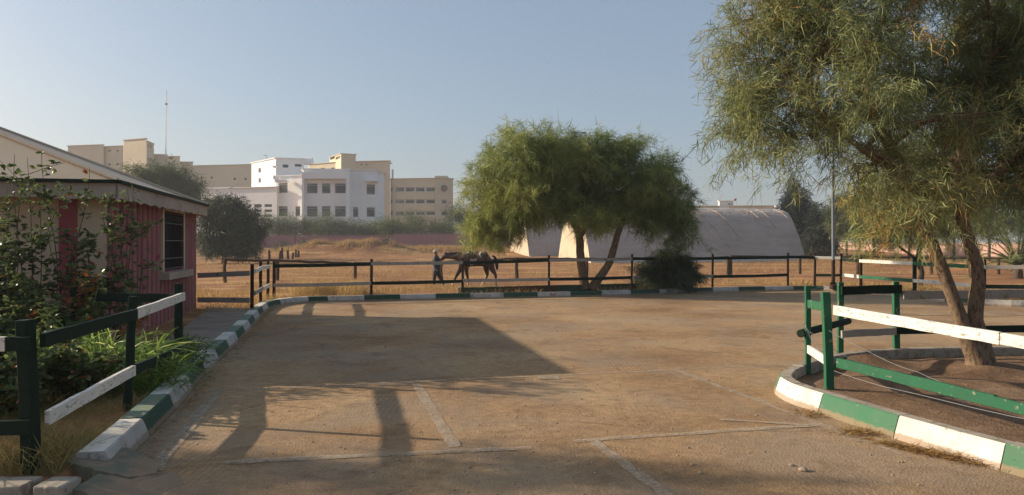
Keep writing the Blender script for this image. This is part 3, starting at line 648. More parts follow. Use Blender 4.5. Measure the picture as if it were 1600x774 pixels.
# ------------------------------------------------------------------ far buildings
M['bwhite'] = flat('white_render', (.80, .79, .78), .85, .07, .15, bs=0)
M['byel'] = flat('yellow_render', (.56, .47, .33), .85, .09, .12, bs=0)
M['byel2'] = flat('pale_yellow_render', (.62, .54, .38), .85, .07, .12, bs=0)
M['frame'] = flat('pale_window_frame', (.55, .55, .56), .5, .05, 1, bs=0)
M['wallpink'] = worn('pink_boundary_wall', (.36, .18, .19), (.3, .16, .16), .4, .5, .9, (.25, .14, .13), .5)
M['wallpink_lit'] = worn('sunlit_pink_boundary_wall', (.55, .33, .27), (.48, .3, .24), .4, .5, .9, (.4, .25, .2), .4)  # lighter, warmer copy of the wall pink for its sunlit stretch
M['dark'] = flat('dark_opening', (.03, .028, .026), .9, .1, 1, bs=0)
def block(t, name, mat, A, B, Cc, z0, pyt, winA=(), winB=(), win_name='window', depth=.3, back=None, glassm=None, slide=None):
    """A,B,C=(px,Y): left face A->B, front face B->C (B may equal the nearest corner). roof height from the photo row pyt=(py at B). windows: (px0,px1,py0,py1)"""
    a, b, c = [Vector((X(p[0], p[1]), p[1], 0)) for p in (A, B, Cc)]
    zt_ = Z(pyt, B[1])
    if (b-a).length < .7: a = b+Vector((b.x*.04-(c-b).y*.3, 8, 0))
    d = a+(c-b); m = MB()
    def holes(p, q, ws):
        out = []; L = (q-p).length; dd = (q-p)/L
        def u(px):   # intersect ray X=k*Y with line
            k = (px-800)/F; den = dd.x-k*dd.y
            return (k*p.y-p.x)/den
        for w_ in ws:
            u0, u1 = u(w_[0]), u(w_[1]); um = (u0+u1)/2; y = p.y+dd.y*um
            u0, u1 = max(.02, min(u0, u1)), min(L-.02, max(u0, u1))
            out.append((u0, u1, Z(w_[3], y), Z(w_[2], y), dd))
        return out
    hA = holes(a, b, winA) if (b-a).length > .1 else []; hB = holes(b, c, winB)
    if (b-a).length > .1: m.facade(a, b, z0, zt_, hA, depth)
    m.facade(b, c, z0, zt_, hB, depth)
    if (b-a).length > .1: m.facade(c, d, z0, zt_, [], depth)
    if (b-a).length > .1: m.facade(d, a, z0, zt_, [], depth)
    m.add([(p.x, p.y, zt_-.35) for p in (a, b, c, d)], [(0, 1, 2, 3)])
    body = m.build(name, mat, t)
    for p, q, hs in ((a, b, hA), (b, c, hB)):
        for h in hs:
            dd = h[4]; nin = -Vector((dd.y, -dd.x, 0)); P = lambda u, z, k: p+dd*u+nin*k+Vector((0, 0, z))
            m = MB(); m.add([P(h[0], h[2], depth), P(h[1], h[2], depth), P(h[1], h[3], depth), P(h[0], h[3], depth)], [(0, 1, 2, 3)])
            w_ = m.build(win_name, glassm or M['glass'], t)
            if glassm is None and (h[3]-h[2]) > 1.0:
                m = MB(); k = depth-.08; fw = .09
                zt2 = h[3]-(h[3]-h[2])*.2
                for (u0, u1, z0_, z1_) in ((h[0], h[0]+fw, h[2], h[3]), (h[1]-fw, h[1], h[2], h[3]), (h[0]+fw, h[1]-fw, h[2], h[2]+fw), (h[0]+fw, h[1]-fw, h[3]-fw, h[3]), (h[0]+fw, h[1]-fw, zt2, zt2+fw)):
                    m.hexa([P(u0, z0_, k), P(u1, z0_, k), P(u1, z0_, k+.06), P(u0, z0_, k+.06)], [P(u0, z1_, k), P(u1, z1_, k), P(u1, z1_, k+.06), P(u0, z1_, k+.06)])
                m.build('frame', M['frame'], w_)
    m = MB()     # coping
    for p, q in ((a, b), (b, c), (c, d)):
        if (q-p).length < .2: continue
        dd = (q-p).normalized(); o = Vector((dd.y, -dd.x, 0))*.06; e = Vector((0, 0, zt_+.06)); m.beam(p+o*.5+e-dd*.05, q+o*.5+e+dd*.05, .45, .14, 1, 0)
    m.build('parapet', mat, t); return body
# white building --- each block: left face, front face
gz0 = .6
t = thing('white_building', 'modern white two storey building with large dark windows behind the pink wall', 'building', (X(500, 140), 140, 1))
c8 = lambda x, y: (380+x/4.3, 220+y/4.3)
def W8(*w_): return [(380+a/4.3, 380+b/4.3, 220+c/4.3, 220+d/4.3) for a, b, c, d in w_]
block(t, 'tower_wall', M['bwhite'], (393, 152), (431, 143), (475, 144.5), gz0, 247.5, W8((102, 119, 182, 215), (102, 119, 250, 284), (102, 119, 318, 332)), W8((265, 303, 160, 181), (347, 392, 158, 174)))
block(t, 'lower_wall', M['bwhite'], (309, 147), (309, 147), (432.5, 141), gz0, 296,
      (), W8((33, 54, 427, 446), (33, 54, 462, 480), (73, 124, 427, 446), (73, 124, 462, 480), (142, 193, 427, 446), (142, 193, 462, 480), (142, 193, 495, 513), (73, 124, 495, 513), (-5, 14, 427, 446), (-5, 14, 462, 480)))
block(t, 'wing_wall', M['bwhite'], (432, 142), (432, 142), (473.5, 139.5), gz0, 276, (), W8((235, 298, 284, 352), (233, 298, 440, 509), (345, 382, 441, 508)))
block(t, 'main_wall', M['bwhite'], (473, 140.5), (474, 137), (546.5, 138), gz0, 264.5, (), W8((426, 499, 287, 354), (528, 586, 287, 354), (615, 689, 287, 354), (426, 499, 440, 512), (528, 586, 440, 512), (615, 689, 440, 512)), depth=.5)
block(t, 'east_wall', M['bwhite'], (546, 138.6), (546.4, 138.6), (590, 140.5), gz0, 265.5, (), W8((829, 886, 294, 362), (829, 886, 448, 513), (738, 774, 446, 514)))
block(t, 'stair_wall', M['bwhite'], (589, 141.5), (590, 141.5), (600.5, 143), gz0, 270)
m = MB()   # projecting surround of the main front and hood
for (x0, x1, y0, y1) in ((400, 414, 212, 560), (697, 716, 212, 560), (414, 697, 212, 256)):
    a, b = X(380+x0/4.3, 136.6), X(380+x1/4.3, 136.6); m.box(a, b, 136.1, 137.2, max(.6, Z(220+y1/4.3, 136.4)), Z(220+y0/4.3, 136.4))
m.build('front_surround', M['bwhite'], t)
m = MB()
for (x0, x1, y0, y1) in ((218, 300, 262, 281), (826, 905, 262, 274), (205, 218, 170, 182), (208, 222, 236, 262)):
    m.box(X(380+x0/4.3, 139), X(380+x1/4.3, 139), 138.4, 140.5, Z(220+y1/4.3, 139), Z(220+y0/4.3, 139))
m.build('canopy', M['bwhite'], t)
m = MB(); m.tube([V3(475, 252, 145), V3(488.5, 252, 145)], .75, 12); m.build('roof_duct', M['bwhite'], t)
m = MB(); m.tube([V3(417, 248, 148), V3(417, 243, 148), V3(412, 243, 148)], .06, 5); m.build('roof_bracket', M['steel'], t)
m = MB()
for i in range(22):
    px = 309+i*3.9; m.box(X(px, 146), X(px+1.9, 146), 145.6, 145.8, Z(296.5, 146), Z(293.0, 146))
m.box(X(309, 146), X(394, 146), 145.65, 145.75, Z(293.6, 146), Z(292.8, 146)); m.build('roof_railing', M['bwhite'], t)
# yellow building on the left
def W3(*w_): return [(100+a/2.766, 100+b/2.766, 140+c/2.766, 140+d/2.766) for a, b, c, d in w_]
t = thing('yellow_building', 'long yellow building with stepped roofline behind the pink cabin and mast', 'building', (X(250, 220), 220, 1))
block(t, 'west_wall', M['byel'], (106, 226), (106, 225), (162, 222), 1, 228.5, (), [], )
block(t, 'middle_wall', M['byel'], (161, 224), (161.3, 223), (194, 221), 1, 229.5, (), W3((189, 203, 262, 268), (225, 237, 262, 268), (190, 201, 319, 328), (225, 235, 319, 328)), glassm=M['dark'])
block(t, 'tower_wall', M['byel'], (193, 219), (193.3, 218), (229, 214), 1, 219.5)
block(t, 'tower_side_wall', M['byel'], (228.8, 214.2), (229, 214), (240.5, 221), 1, 220.5, (), W3((361, 368, 236, 251), (372, 380, 238, 252), (361, 368, 294, 308), (372, 380, 296, 309)), glassm=M['dark'])
block(t, 'link_wall', M['byel'], (239, 222), (240, 222), (261, 223), 1, 241.5, (), W3((390, 430, 329, 342)), glassm=M['dark'])
block(t, 'turret_wall', M['byel2'], (257, 221), (262, 219), (281, 220), 1, 244.5, (), W3((452, 470, 293, 301)), glassm=M['dark'])
block(t, 'annexe_wall', M['byel'], (279, 223), (281, 222), (301.5, 222), 1, 253.5)
block(t, 'end_wall', M['byel2'], (300, 221), (301, 221), (395, 217), 1, 259.5, (), W3((589, 599, 376, 385), (633, 642, 376, 385), (732, 742, 382, 391), (780, 789, 382, 391)), glassm=M['dark'])
t = thing('yellow_building', 'yellow building with strip windows and round window to the right of the white building', 'building', (X(620, 190), 190, 1))
block(t, 'back_wall', M['byel2'], (482, 204), (482.5, 203), (534, 196), 1, 257.5, (), W8((520, 548, 183, 190), (590, 650, 181, 190)), glassm=M['dark'])
block(t, 'tower_wall', M['byel2'], (515, 202), (533, 193), (556, 195), 1, 240.5, W8((585, 615, 109, 126), (621, 652, 107, 124)), ())
block(t, 'main_wall', M['byel'], (554, 196), (555, 195), (609.5, 193), 1, 253, (), W8((788, 800, 157, 165), (823, 834, 157, 165)), glassm=M['dark'])
ww = []
for (y0, y1) in ((312, 343), (393, 423), (473, 501)):
    ww += [(988, 1003, y0, y1)]
    ww += [(x, x+59, y0, y1) for x in (1022, 1091, 1160, 1229)]
block(t, 'strip_window_wall', M['byel'], (609, 194), (610, 194), (679.5, 192), 1, 280, (), W8(*ww))
block(t, 'corner_wall', M['byel'], (679, 192), (680, 191.5), (708, 193.5), 1, 278.6, (), W8((1333, 1368, 396, 425), (1333, 1370, 478, 502)))
m = MB(); m.box(X(678.5, 191), X(698, 191), 192.2, 198, Z(279, 191), Z(274.3, 191)); m.build('roof_block', M['byel'], t)
c = V3(694.4, 294.4, 191.9); m = MB(); m.tube([c+Vector((1.0*math.cos(a)*.68, -.15, 1.0*math.sin(a)*.68)) for a in np.linspace(0, 6.283, 20)], .16, 6, cap=False)
o = m.build('round_window', M['dark'], t); m = MB()
for a in np.linspace(0, 5.5, 6): m.tube([c+Vector((0, -.2, 0)), c+Vector((.6*math.cos(a), -.2, .6*math.sin(a)))], .07, 5)
m.build('glazing_bars', M['dark'], o)
m = MB(); m.box(X(585, 194), X(609, 194), 194, 198, Z(253.7, 194), Z(252.4, 194))
for x in (587, 597, 606): m.box(X(x, 194), X(x+1, 194), 194.1, 194.4, Z(256.5, 194), Z(253.5, 194))
m.build('roof_canopy', M['frame'], t)
m = MB(); m.tube([V3(613.5, 279, 194), V3(613.5, 265, 194)], .25, 6); m.build('antenna', M['frame'], t)
m = MB(); m.tube([V3(555.5, 243, 195), V3(555.5, 239.5, 195)], .12, 6); m.build('antenna', M['frame'], t)
# cream building beyond the greenhouses
t = thing('cream_building', 'low cream rooftop with a white box and small flag, seen above the greenhouse', 'building', (X(1160, 200), 200, 1))
block(t, 'wall', M['byel2'], (1060, 203), (1062, 202), (1217, 200), 1, 322.5)
block(t, 'roof_box', M['bwhite'], (1122, 202), (1124, 201), (1146, 201), 9, 314.5, (), [(1138, 1141, 318, 320), (1142, 1144.5, 318, 320)], glassm=M['dark'])
M['flag'] = flat('red_flag', (.5, .03, .04), .8, .1, 2, bs=0)
m = MB(); p = V3(1151, 320, 201); m.tube([p, p+Vector((0, 0, 1.7))], .05, 5); m.tube([V3(1212, 324, 199), V3(1212, 321.5, 199)], .35, 6); m.build('rooftop_post', M['bwhite'], t)
m = MB(); m.beam(p+Vector((-.7, 0, 1.3)), p+Vector((.0, 0, 1.45)), .03, .6, 3, .03); m.build('flag', M['flag'], t)
# radio mast
t = thing('radio_mast', 'thin tall lattice radio mast rising above the yellow building', 'mast', (X(259, 218), 218, 20))
bz = V3(259, 246, 218); tz = V3(260, 147, 218)
m = MB(); 
for a in (0, 2.1, 4.2):
    o = Vector((math.cos(a)*.22, math.sin(a)*.22, 0)); m.tube([bz+o, tz+o*.6], .055, 4)
for i in range(40):
    a = i*2.1; p = bz.lerp(tz, i/40); q = bz.lerp(tz, (i+1)/40); m.tube([p+Vector((math.cos(a)*.22, math.sin(a)*.22, 0)), q+Vector((math.cos(a+2.1)*.2, math.sin(a+2.1)*.2, 0))], .03, 3)
m.build('lattice', M['frame'], t); m = MB(); m.tube([tz, tz+Vector((0, 0, .9))], .12, 5); m.box(tz.x-.35, tz.x+.35, 217.8, 218.2, tz.z-3.3, tz.z-2.7); m.build('antenna', M['frame'], t)
# boundary walls
def bwall(pts, h, mat, lab, nm='boundary_wall', col=None, back=.25):
    t = thing(nm, lab, 'wall', (pts[0][0], pts[0][1], 0)); m = MB(); c = MB()
    for a, b in zip(pts[:-1], pts[1:]):
        a = Vector((*a, 0)); b = Vector((*b, 0)); d = (b-a).normalized(); n = int((b-a).length/12)+1
        for i in range(n):
            p = a.lerp(b, i/n); q = a.lerp(b, (i+1)/n); hh = h+random.uniform(-.03, .03)
            m.beam(p+Vector((0, 0, hh/2+.2)), q+Vector((0, 0, hh/2+.2)), back, hh+.4-.2, 1, 0)
            m.beam(p+Vector((0, 0, hh/2+.2)), p+d*.35+Vector((0, 0, hh/2+.2)), back+.12, hh+.32, 1, 0)
            c.beam(p+Vector((0, 0, hh+.42)), q+Vector((0, 0, hh+.42)), back+.1, .1, 1, 0)
    m.build('wall', mat, t); c.build('coping', mat, t)
bwall([(X(250, 118), 118), (X(615, 119), 119)], 2.5, M['wallpink'], 'long faded pink boundary wall below the white building')
bwall([(X(615.5, 119), 119), (X(1290, 122), 122)], 2.75, M['wallpink'], 'taller stretch of pink boundary wall running behind the middle tree')
bwall([(X(1262, 119), 119), (X(1660, 80), 80)], 1.25, M['wallpink_lit'], 'sunlit salmon boundary wall behind the trees on the far right')
bwall([(X(560, 131), 131), (X(760, 133), 133)], 3.9, M['byel2'], 'pale grey green garden wall behind the hedge on the right of the white building')
m = MB(); m.tube([V3(461, 398, 112), V3(461, 355, 112)], [.09, .06], 6); tag(m.build('utility_pole', M['log']), 'thin dark pole standing in front of the pink wall', 'pole')

# ------------------------------------------------------------------ greenhouses
def ghmat():
    m, n, b, o = newmat('grey_plastic_sheet'); v = coords(n, (1, 1, 1))
    f = noise(n, coords(n, (.35, .35, 1.6)), 1.0, 6, .6, .4); g = noise(n, v, .5, 4)
    c = ramp(n, f, [(.3, (.38, .31, .26)), (.6, (.48, .40, .345))]); c = mix(n, ramp(n, g, [(.4, 0.0), (.7, .35)]), c, (.33, .25, .2))
    n.links.new(c, b.inputs['Base Color']); b.inputs['Roughness'].default_value = .5
    t = n.nodes.new('ShaderNodeBsdfTranslucent'); n.links.new(c, t.inputs[0]); mx = n.nodes.new('ShaderNodeMixShader'); mx.inputs[0].default_value = .12
    bump(n, b, noise(n, coords(n, (1, 1, .25)), 1.6, 5, .6, .8), .8, .25)
    n.links.new(b.outputs[0], mx.inputs[1]); n.links.new(t.outputs[0], mx.inputs[2]); n.links.new(mx.outputs[0], o.inputs[0]); return m
M['gh'] = ghmat(); M['ghend'] = worn('cream_end_sheet', (.5, .42, .31), (.38, .3, .21), .42, .9, .7, (.45, .33, .2), .5)
M['ghw'] = flat('pale_ridge_sheet', (.6, .58, .55), .6, .1, 1, bs=.2)
AX = Vector((1, .225, 0)).normalized(); UX = Vector((-AX.y, AX.x, 0))
prof = [(0, 0), (.22, .7), (.6, 1.55), (1.12, 2.5), (1.75, 3.55), (2.5, 4.6), (3.2, 5.25), (4.2, 5.56), (5.4, 5.65)]
def greenhouse(near, L, wd, hsc, label, z0):
    t = thing('greenhouse', label, 'greenhouse', (near.x, near.y, z0)); k = wd/10.8
    half = [(a*k, b*hsc) for a, b in prof]; full = half+[(wd-a, b) for a, b in half[-2::-1]]; n = 40; m = MB(); vs = []
    for i in range(n+1):
        for a, b in full:
            wob = .05*math.sin(i*2.3+b)+random.uniform(-.03, .03); q = near+AX*(L*i/n+(b/5.7)*.0)+UX*(a+wob*.6)+Vector((0, 0, z0+b+(wob*.5 if b > .2 else 0))); vs.append(q)
    K = len(full); m.add(vs, [(i*K+j, (i+1)*K+j, (i+1)*K+j+1, i*K+j+1) for i in range(n) for j in range(K-1)]); m.build('cover_sheet', M['gh'], t, smooth=True)
    for s, off in ((0, -.02), (1, .02)):
        m = MB(); q = [near+AX*(L*s+off)+UX*a+Vector((0, 0, z0+b)) for a, b in full]
        m.add(q, [tuple(range(K)) if s else tuple(range(K))[::-1]]); m.build('end_sheet', M['ghend'], t)
    m = MB(); rr = near+UX*(wd/2); m.hexa([rr-UX*.9+Vector((0, 0, z0+5.62*hsc)), rr+AX*L-UX*.9+Vector((0, 0, z0+5.62*hsc)), rr+AX*L+UX*.9+Vector((0, 0, z0+5.62*hsc)), rr+UX*.9+Vector((0, 0, z0+5.62*hsc))],
       [rr-UX*.7+Vector((0, 0, z0+5.71*hsc)), rr+AX*L-UX*.7+Vector((0, 0, z0+5.71*hsc)), rr+AX*L+UX*.7+Vector((0, 0, z0+5.71*hsc)), rr+UX*.7+Vector((0, 0, z0+5.71*hsc))]); m.build('ridge_cap', M['ghw'], t)
    m = MB()
    for i in range(1, 12):           # hoops pressing through the sheet
        pass
    for (s0, j0, j1, dx) in ((.5, 7, 3, .9), (.525, 7, 1, 1.1), (.62, 7, 3, 1.0), (.44, 7, 5, .6), (.8, 7, 5, .8), (.86, 7, 4, .6), (.95, 7, 5, .7), (.3, 7, 5, .5)):
        pts = []
        for j in range(j0, j1-1, -1): a, b = half[j]; pts.append(near+AX*(L*s0+dx*(j0-j)*.5+random.uniform(-.06, .06))+UX*(a-.05)+Vector((0, 0, z0+b+.04)))
        fold = MB(); fold.tube(pts, [.035, .045, .03, .035, .02, .02, .015, .01][:len(pts)], 6); fold.build('fold', M['gh'], t)
    m = MB(); m.beam(near-UX*.12+Vector((0, 0, z0+.12)), near+AX*L-UX*.12+Vector((0, 0, z0+.12)), .3, .35, 20, .05); m.build('skirt', M['ghw'], t); return t
greenhouse(Vector((7.67, 71.7, 0)), 23.9, 11.0, 1.0, 'large grey plastic tunnel greenhouse standing right of the middle tree', -.22)
greenhouse(Vector((2.25, 94.0, 0)), 22, 11.5, 1.0, 'second tunnel greenhouse with cream end, partly hidden behind the larger one', -.3)
# ------------------------------------------------------------------ vegetation
def lobes_px(ls, Y):
    """(px,py,rx,rz in px, dy, ry in m) -> centres, radii"""
    out = []
    for px, py, rx, rz, dy, ry in ls:
        y = Y+dy; out.append((np.array([X(px, y), y, Z(py, y)]), np.array([rx*y/F, ry, rz*y/F])))
    return out
def sprays(lobes, n, shell=.55, seed=1):
    r = np.random.default_rng(seed); vol = np.array([np.prod(b)**.8 for a, b in lobes]); pick = r.choice(len(lobes), n, p=vol/vol.sum())
    c = np.array([lobes[i][0] for i in pick]); rad = np.array([lobes[i][1] for i in pick])
    d = nrm(r.normal(size=(n, 3))); rr = (shell+(1-shell)*r.random(n)) * (0.75+.3*r.random(n))
    rr = np.where(r.random(n) < .25, r.random(n)*.7, rr)
    return c+d*rad*rr[:, None], d, rad
def spray_leaves(p, d, K, L, droop, leafL, leafW, r, spread=.8, jit=.04, up=0.2, tintbase=None, bendk=.35, twig_s=None, segs=2):
    """p,d: starts and directions (N,3); K leaves per spray along a drooping twig of length L"""
    N = len(p); d = nrm(d+r.normal(size=(N, 3))*.35+np.array([0, 0, up])); Ls = L*(.6+.7*r.random(N))
    t = r.random((N, K))**.8
    pos = p[:, None]+d[:, None]*(Ls[:, None]*t)[..., None]; pos[..., 2] -= droop*(Ls[:, None]*t*t)
    tan = nrm(d[:, None]+np.array([0, 0, -1.])*(2*droop*t)[..., None])
    ld = nrm(tan*.7+r.normal(size=(N, K, 3))*spread+np.array([0, 0, -.15-.35*min(droop, 1)]))
    pos = pos+r.normal(size=pos.shape)*jit
    tb = (tintbase if tintbase is not None else r.random(N))
    ti = np.clip(tb[:, None]+r.normal(size=(N, K))*.12, 0, 1).ravel()
    n = N*K; LL = leafL*(.55+.8*r.random(n)); bend = r.normal(size=(n, 3))*bendk+np.array([0, 0, -.25])
    co, f, ti = blades(pos.reshape(-1, 3), ld.reshape(-1, 3), LL, np.full(n, leafW)*(.7+.6*r.random(n)), bend, ti, segs)
    # twigs
    T = []
    ns = 4
    for i in range(0, N, twig_s or 1):
        T.append([Vector(p[i]+d[i]*Ls[i]*s-np.array([0, 0, droop*Ls[i]*s*s])) for s in np.linspace(0, .9, ns)])
    return co, f, ti, T
def grow_tree(name, label, cat, base, trunks, lobes, n, K, L, droop, lw, mats, seed, group=None, tintf=None, nlimb=26, shell=.5, spread=.8, jit=.04, twigr=.004, up=.2, trunk_n=12, bendk=.35, limb_r=.035, shrink=.8, segs=2, twig_s=1, clump=0, cr=(.2, .36)):
    r = np.random.default_rng(seed); random.seed(seed); t = thing(name, label, cat, base, group)
    lobes = [(a, b*shrink) for a, b in lobes]
    # crown
    L0 = lobes
    if clump:
        sub = []
        for a, b in lobes:
            for _ in range(clump):
                dd = r.normal(size=3); dd /= np.linalg.norm(dd); k = r.uniform(.25, .9); sub.append((a+dd*b*k, b*r.uniform(cr[0], cr[1])))
        lobes = sub
    p, d, rad = sprays(lobes, n, shell, seed)
    tb = tintf(p, r) if tintf else r.random(n)
    co, f, ti, T = spray_leaves(p, d, K, L, droop, lw[0], lw[1], r, spread, jit, up, tb, bendk, twig_s, segs)
    npmesh('crown', co, f, mats[0], t, ti)
    # trunks
    ends = []
    for tr in trunks:
        m = MB(); pts = [Vector(q[:3]) for q in tr]; rr = [q[3] for q in tr]
        # refine
        P2 = []; R2 = []
        for i in range(len(pts)-1):
            for k in range(4):
                s = k/4; a = pts[max(i-1, 0)]; b = pts[i]; c = pts[i+1]; e = pts[min(i+2, len(pts)-1)]
                P2.append(0.5*((2*b)+(c-a)*s+(2*a-5*b+4*c-e)*s*s+(3*b-a-3*c+e)*s**3)); R2.append(rr[i]*(1-s)+rr[i+1]*s)
        P2.append(pts[-1]); R2.append(rr[-1]); m.tube(P2, R2, trunk_n, .07); m.build('trunk', mats[1], t, smooth=True); ends += [(P2[i], R2[i]) for i in range(int(len(P2)*.55), len(P2))]
    # limbs to points in lobes, then twigs
    lobes = L0
    m = MB(); tips = []
    for i in range(nlimb):
        l = lobes[i % len(lobes)]; q = l[0]+r.normal(size=3)*l[1]*.35; q = Vector(q)
        e = min(ends, key=lambda E: (E[0]-q).length+random.random()*.3*(E[0]-q).length); a = e[0]; k = min(e[1]*.7, limb_r); pts = []
        for s in np.linspace(0, 1, 7): c = a.lerp(q, s)+Vector((0, 0, .12*(q-a).length*math.sin(s*3.14)))+Vector(r.normal(size=3))*.03*(q-a).length*(s*(1-s)*4); pts.append(c)
        m.tube(pts, [k*(1-.75*s) for s in np.linspace(0, 1, 7)], 6, .05); tips += pts[2:]
    m.build('limbs', mats[1], t, smooth=True)
    if twigr:
        m = MB(); tarr = np.array([list(q) for q in tips])
        for i, tw in enumerate(T):
            a = np.array(list(tw[0])); j = int(np.argmin(((tarr-a)**2).sum(1))); b = tips[j]
            if random.random() < .5: m.tube([b, b.lerp(tw[0], .5)+Vector(r.normal(size=3))*.04]+tw, [twigr*1.8, twigr*1.5]+[twigr*(1-.2*k) for k in range(len(tw))], 3, cap=False)
            else: m.tube(tw, [twigr*(1-.2*k) for k in range(len(tw))], 3, cap=False)
        m.build('twigs', mats[1], t)
    return t
# --- near right tree (base 6.04, 9.4)
YR = 9.4
RT = lobes_px([(1168, 150, 42, 70, 0, .7), (1172, 50, 55, 65, 0, .8), (1200, 120, 72, 90, 0, .9), (1190, 205, 58, 58, .2, .8), (1228, 222, 45, 40, 0, .7), (1245, 40, 85, 80, -.3, 1.1), (1330, 70, 105, 85, -.3, 1.2), (1260, -60, 120, 70, 0, 1.3), (1420, -30, 120, 80, 0, 1.4), (1320, 180, 95, 75, -.8, 1.0),
    (1420, 150, 95, 80, .5, 1.2), (1360, 265, 66, 60, -.3, .8), (1395, 330, 58, 52, .3, .7), (1460, 250, 80, 70, .8, 1.0), (1530, 60, 120, 95, .2, 1.5), (1540, 190, 110, 90, .8, 1.3), (1530, 275, 80, 50, 1.0, 1.0), (1620, 120, 120, 110, 0, 1.6), (1640, 240, 110, 70, .2, 1.3),
    (1700, 20, 150, 120, 0, 1.8), (1590, -80, 140, 80, 0, 1.6), (1740, 220, 120, 80, 0, 1.5), (1420, 300, 60, 45, -.7, .5), (1490, 285, 60, 45, -.7, .5), (1520, 200, 80, 60, -1.0, .6)], YR)
def tintR(p, r):
    x = p[:, 0]; z = p[:, 2]; t = .25+.5*vnoise(p[:, 0]+p[:, 1], p[:, 2], 1.3, 9)+.22*r.random(len(p))-.05*(x-4.5)  # tint drops to the right: crown's shaded side put into leaf colour
    red = vnoise(p[:, 0]*1.2, p[:, 2]+p[:, 1], 2.1, 12) > .8
    return np.where(red & (x < 5.4), .96, np.clip(t, 0, .9))
b0 = 6.0
def wp(px, py, dy=0): y = YR+dy; return (X(px, y), y, Z(py, y))
grow_tree('willow_leaved_tree', 'large twin trunk tree with fine drooping yellow green leaves standing in the fenced island', 'tree', (6.02, 9.4, .08),
    [[(6.02, 9.42, -.1, .2), (6.01, 9.4, .18, .145), (*wp(1512, 530), .11), (*wp(1494, 480), .082), (*wp(1472, 420), .076), (*wp(1450, 365), .07), (*wp(1426, 300), .064), (*wp(1392, 230), .075), (*wp(1345, 150), .05)],
     [(6.08, 9.44, -.1, .2), (6.07, 9.42, .3, .12), (*wp(1524, 500), .092), (*wp(1527, 440), .086), (*wp(1518, 390), .08), (*wp(1503, 340), .076), (*wp(1500, 270), .078), (*wp(1520, 180), .08), (*wp(1545, 80), .05)],
     [(*wp(1503, 340), .08), (*wp(1540, 290, .1), .07), (*wp(1600, 220, .2), .05), (*wp(1660, 130, .2), .04)],
     [(*wp(1426, 300), .06), (*wp(1400, 270, -.3), .05), (*wp(1330, 220, -.6), .035), (*wp(1260, 150, -.5), .025)]],
    RT, 2450, 66, .55, .25, (.125, .0088), (M['willow'], M['bark']), 21, tintf=tintR, nlimb=60, shell=.35, twigr=.0042, limb_r=.04, shrink=.89, bendk=.4, spread=.75, jit=.05, clump=13)
# --- middle tree
YM = 24.3
MT = lobes_px([(768, 318, 52, 62, 0, 1.3), (790, 262, 50, 48, .3, 1.4), (822, 245, 50, 50, -.3, 1.6), (870, 262, 55, 62, 0, 1.9), (905, 238, 52, 46, .2, 1.8), (950, 250, 50, 46, -.2, 1.8), (985, 252, 48, 42, .5, 1.7), (1025, 285, 55, 50, 0, 1.6),
    (1055, 325, 48, 55, .2, 1.4), (1062, 365, 36, 34, 0, 1.0), (850, 325, 75, 38, -.3, 1.8), (945, 315, 70, 38, .4, 1.8), (1015, 345, 50, 32, 0, 1.5), (748, 346, 32, 30, -.2, .9), (800, 345, 45, 28, .3, 1.3), (915, 285, 80, 50, .2, 1.6), (838, 262, 62, 58, -.2, 1.6), (868, 235, 48, 38, 0, 1.4), (820, 310, 70, 45, -.4, 1.5), (915, 340, 60, 28, -.5, 1.2), (765, 362, 40, 26, 0, 1.0), (1000, 310, 60, 45, .2, 1.4)], YM)
def wm(px, py, dy=0): y = YM+dy; return (X(px, y), y, Z(py, y))
grow_tree('willow_leaved_tree', 'wide domed green tree with two slanting trunks behind the far kerb in the middle', 'tree', (X(918, YM), YM, .1),
    [[(*wm(914, 452), .22), (*wm(912, 440), .16), (*wm(907, 400), .135), (*wm(905, 370), .125), (*wm(895, 345), .12), (*wm(860, 300), .08), (*wm(820, 265), .05)],
     [(*wm(905, 372), .12), (*wm(915, 350), .1), (*wm(920, 310), .07), (*wm(925, 260), .05)],
     [(*wm(927, 452), .21), (*wm(932, 440), .15), (*wm(950, 415), .125), (*wm(960, 385), .112), (*wm(970, 352), .105), (*wm(990, 320), .09), (*wm(1030, 300), .06)]],
    MT, 4100, 40, .36, .12, (.21, .027), (M['willow2'], M['bark']), 33, nlimb=50, shell=.45, twigr=.006, twig_s=3, limb_r=.05, shrink=.95, spread=.75, jit=.05, segs=1, clump=18, cr=(.26, .5),
    tintf=lambda p, r: np.clip(.35+.45*vnoise(p[:, 0]+p[:, 1], p[:, 2], .9, 3)+.2*r.random(len(p))-.06*(p[:, 0]-1), 0, 1))  # leaf tint darkens rightwards to paint the side away from the sun
# bush behind the far kerb
YB = 25.0
grow_tree('bush', 'dark rounded bush growing behind the far kerb just right of the middle tree', 'bush', (X(1042, YB), YB, .1),
    [[(X(1042, YB), YB, 0, .05), (X(1040, YB), YB, .5, .03), (X(1030, YB), YB, .9, .02)]], lobes_px([(1020, 425, 26, 20, 0, .6), (1048, 418, 30, 24, 0, .7), (1068, 430, 26, 18, 0, .6), (1042, 440, 48, 12, -.2, .6)], YB),
    520, 50, .3, .15, (.18, .024), (M['olive'], M['barkd']), 5, nlimb=10, twigr=.006, twig_s=4, shrink=.95, segs=1)
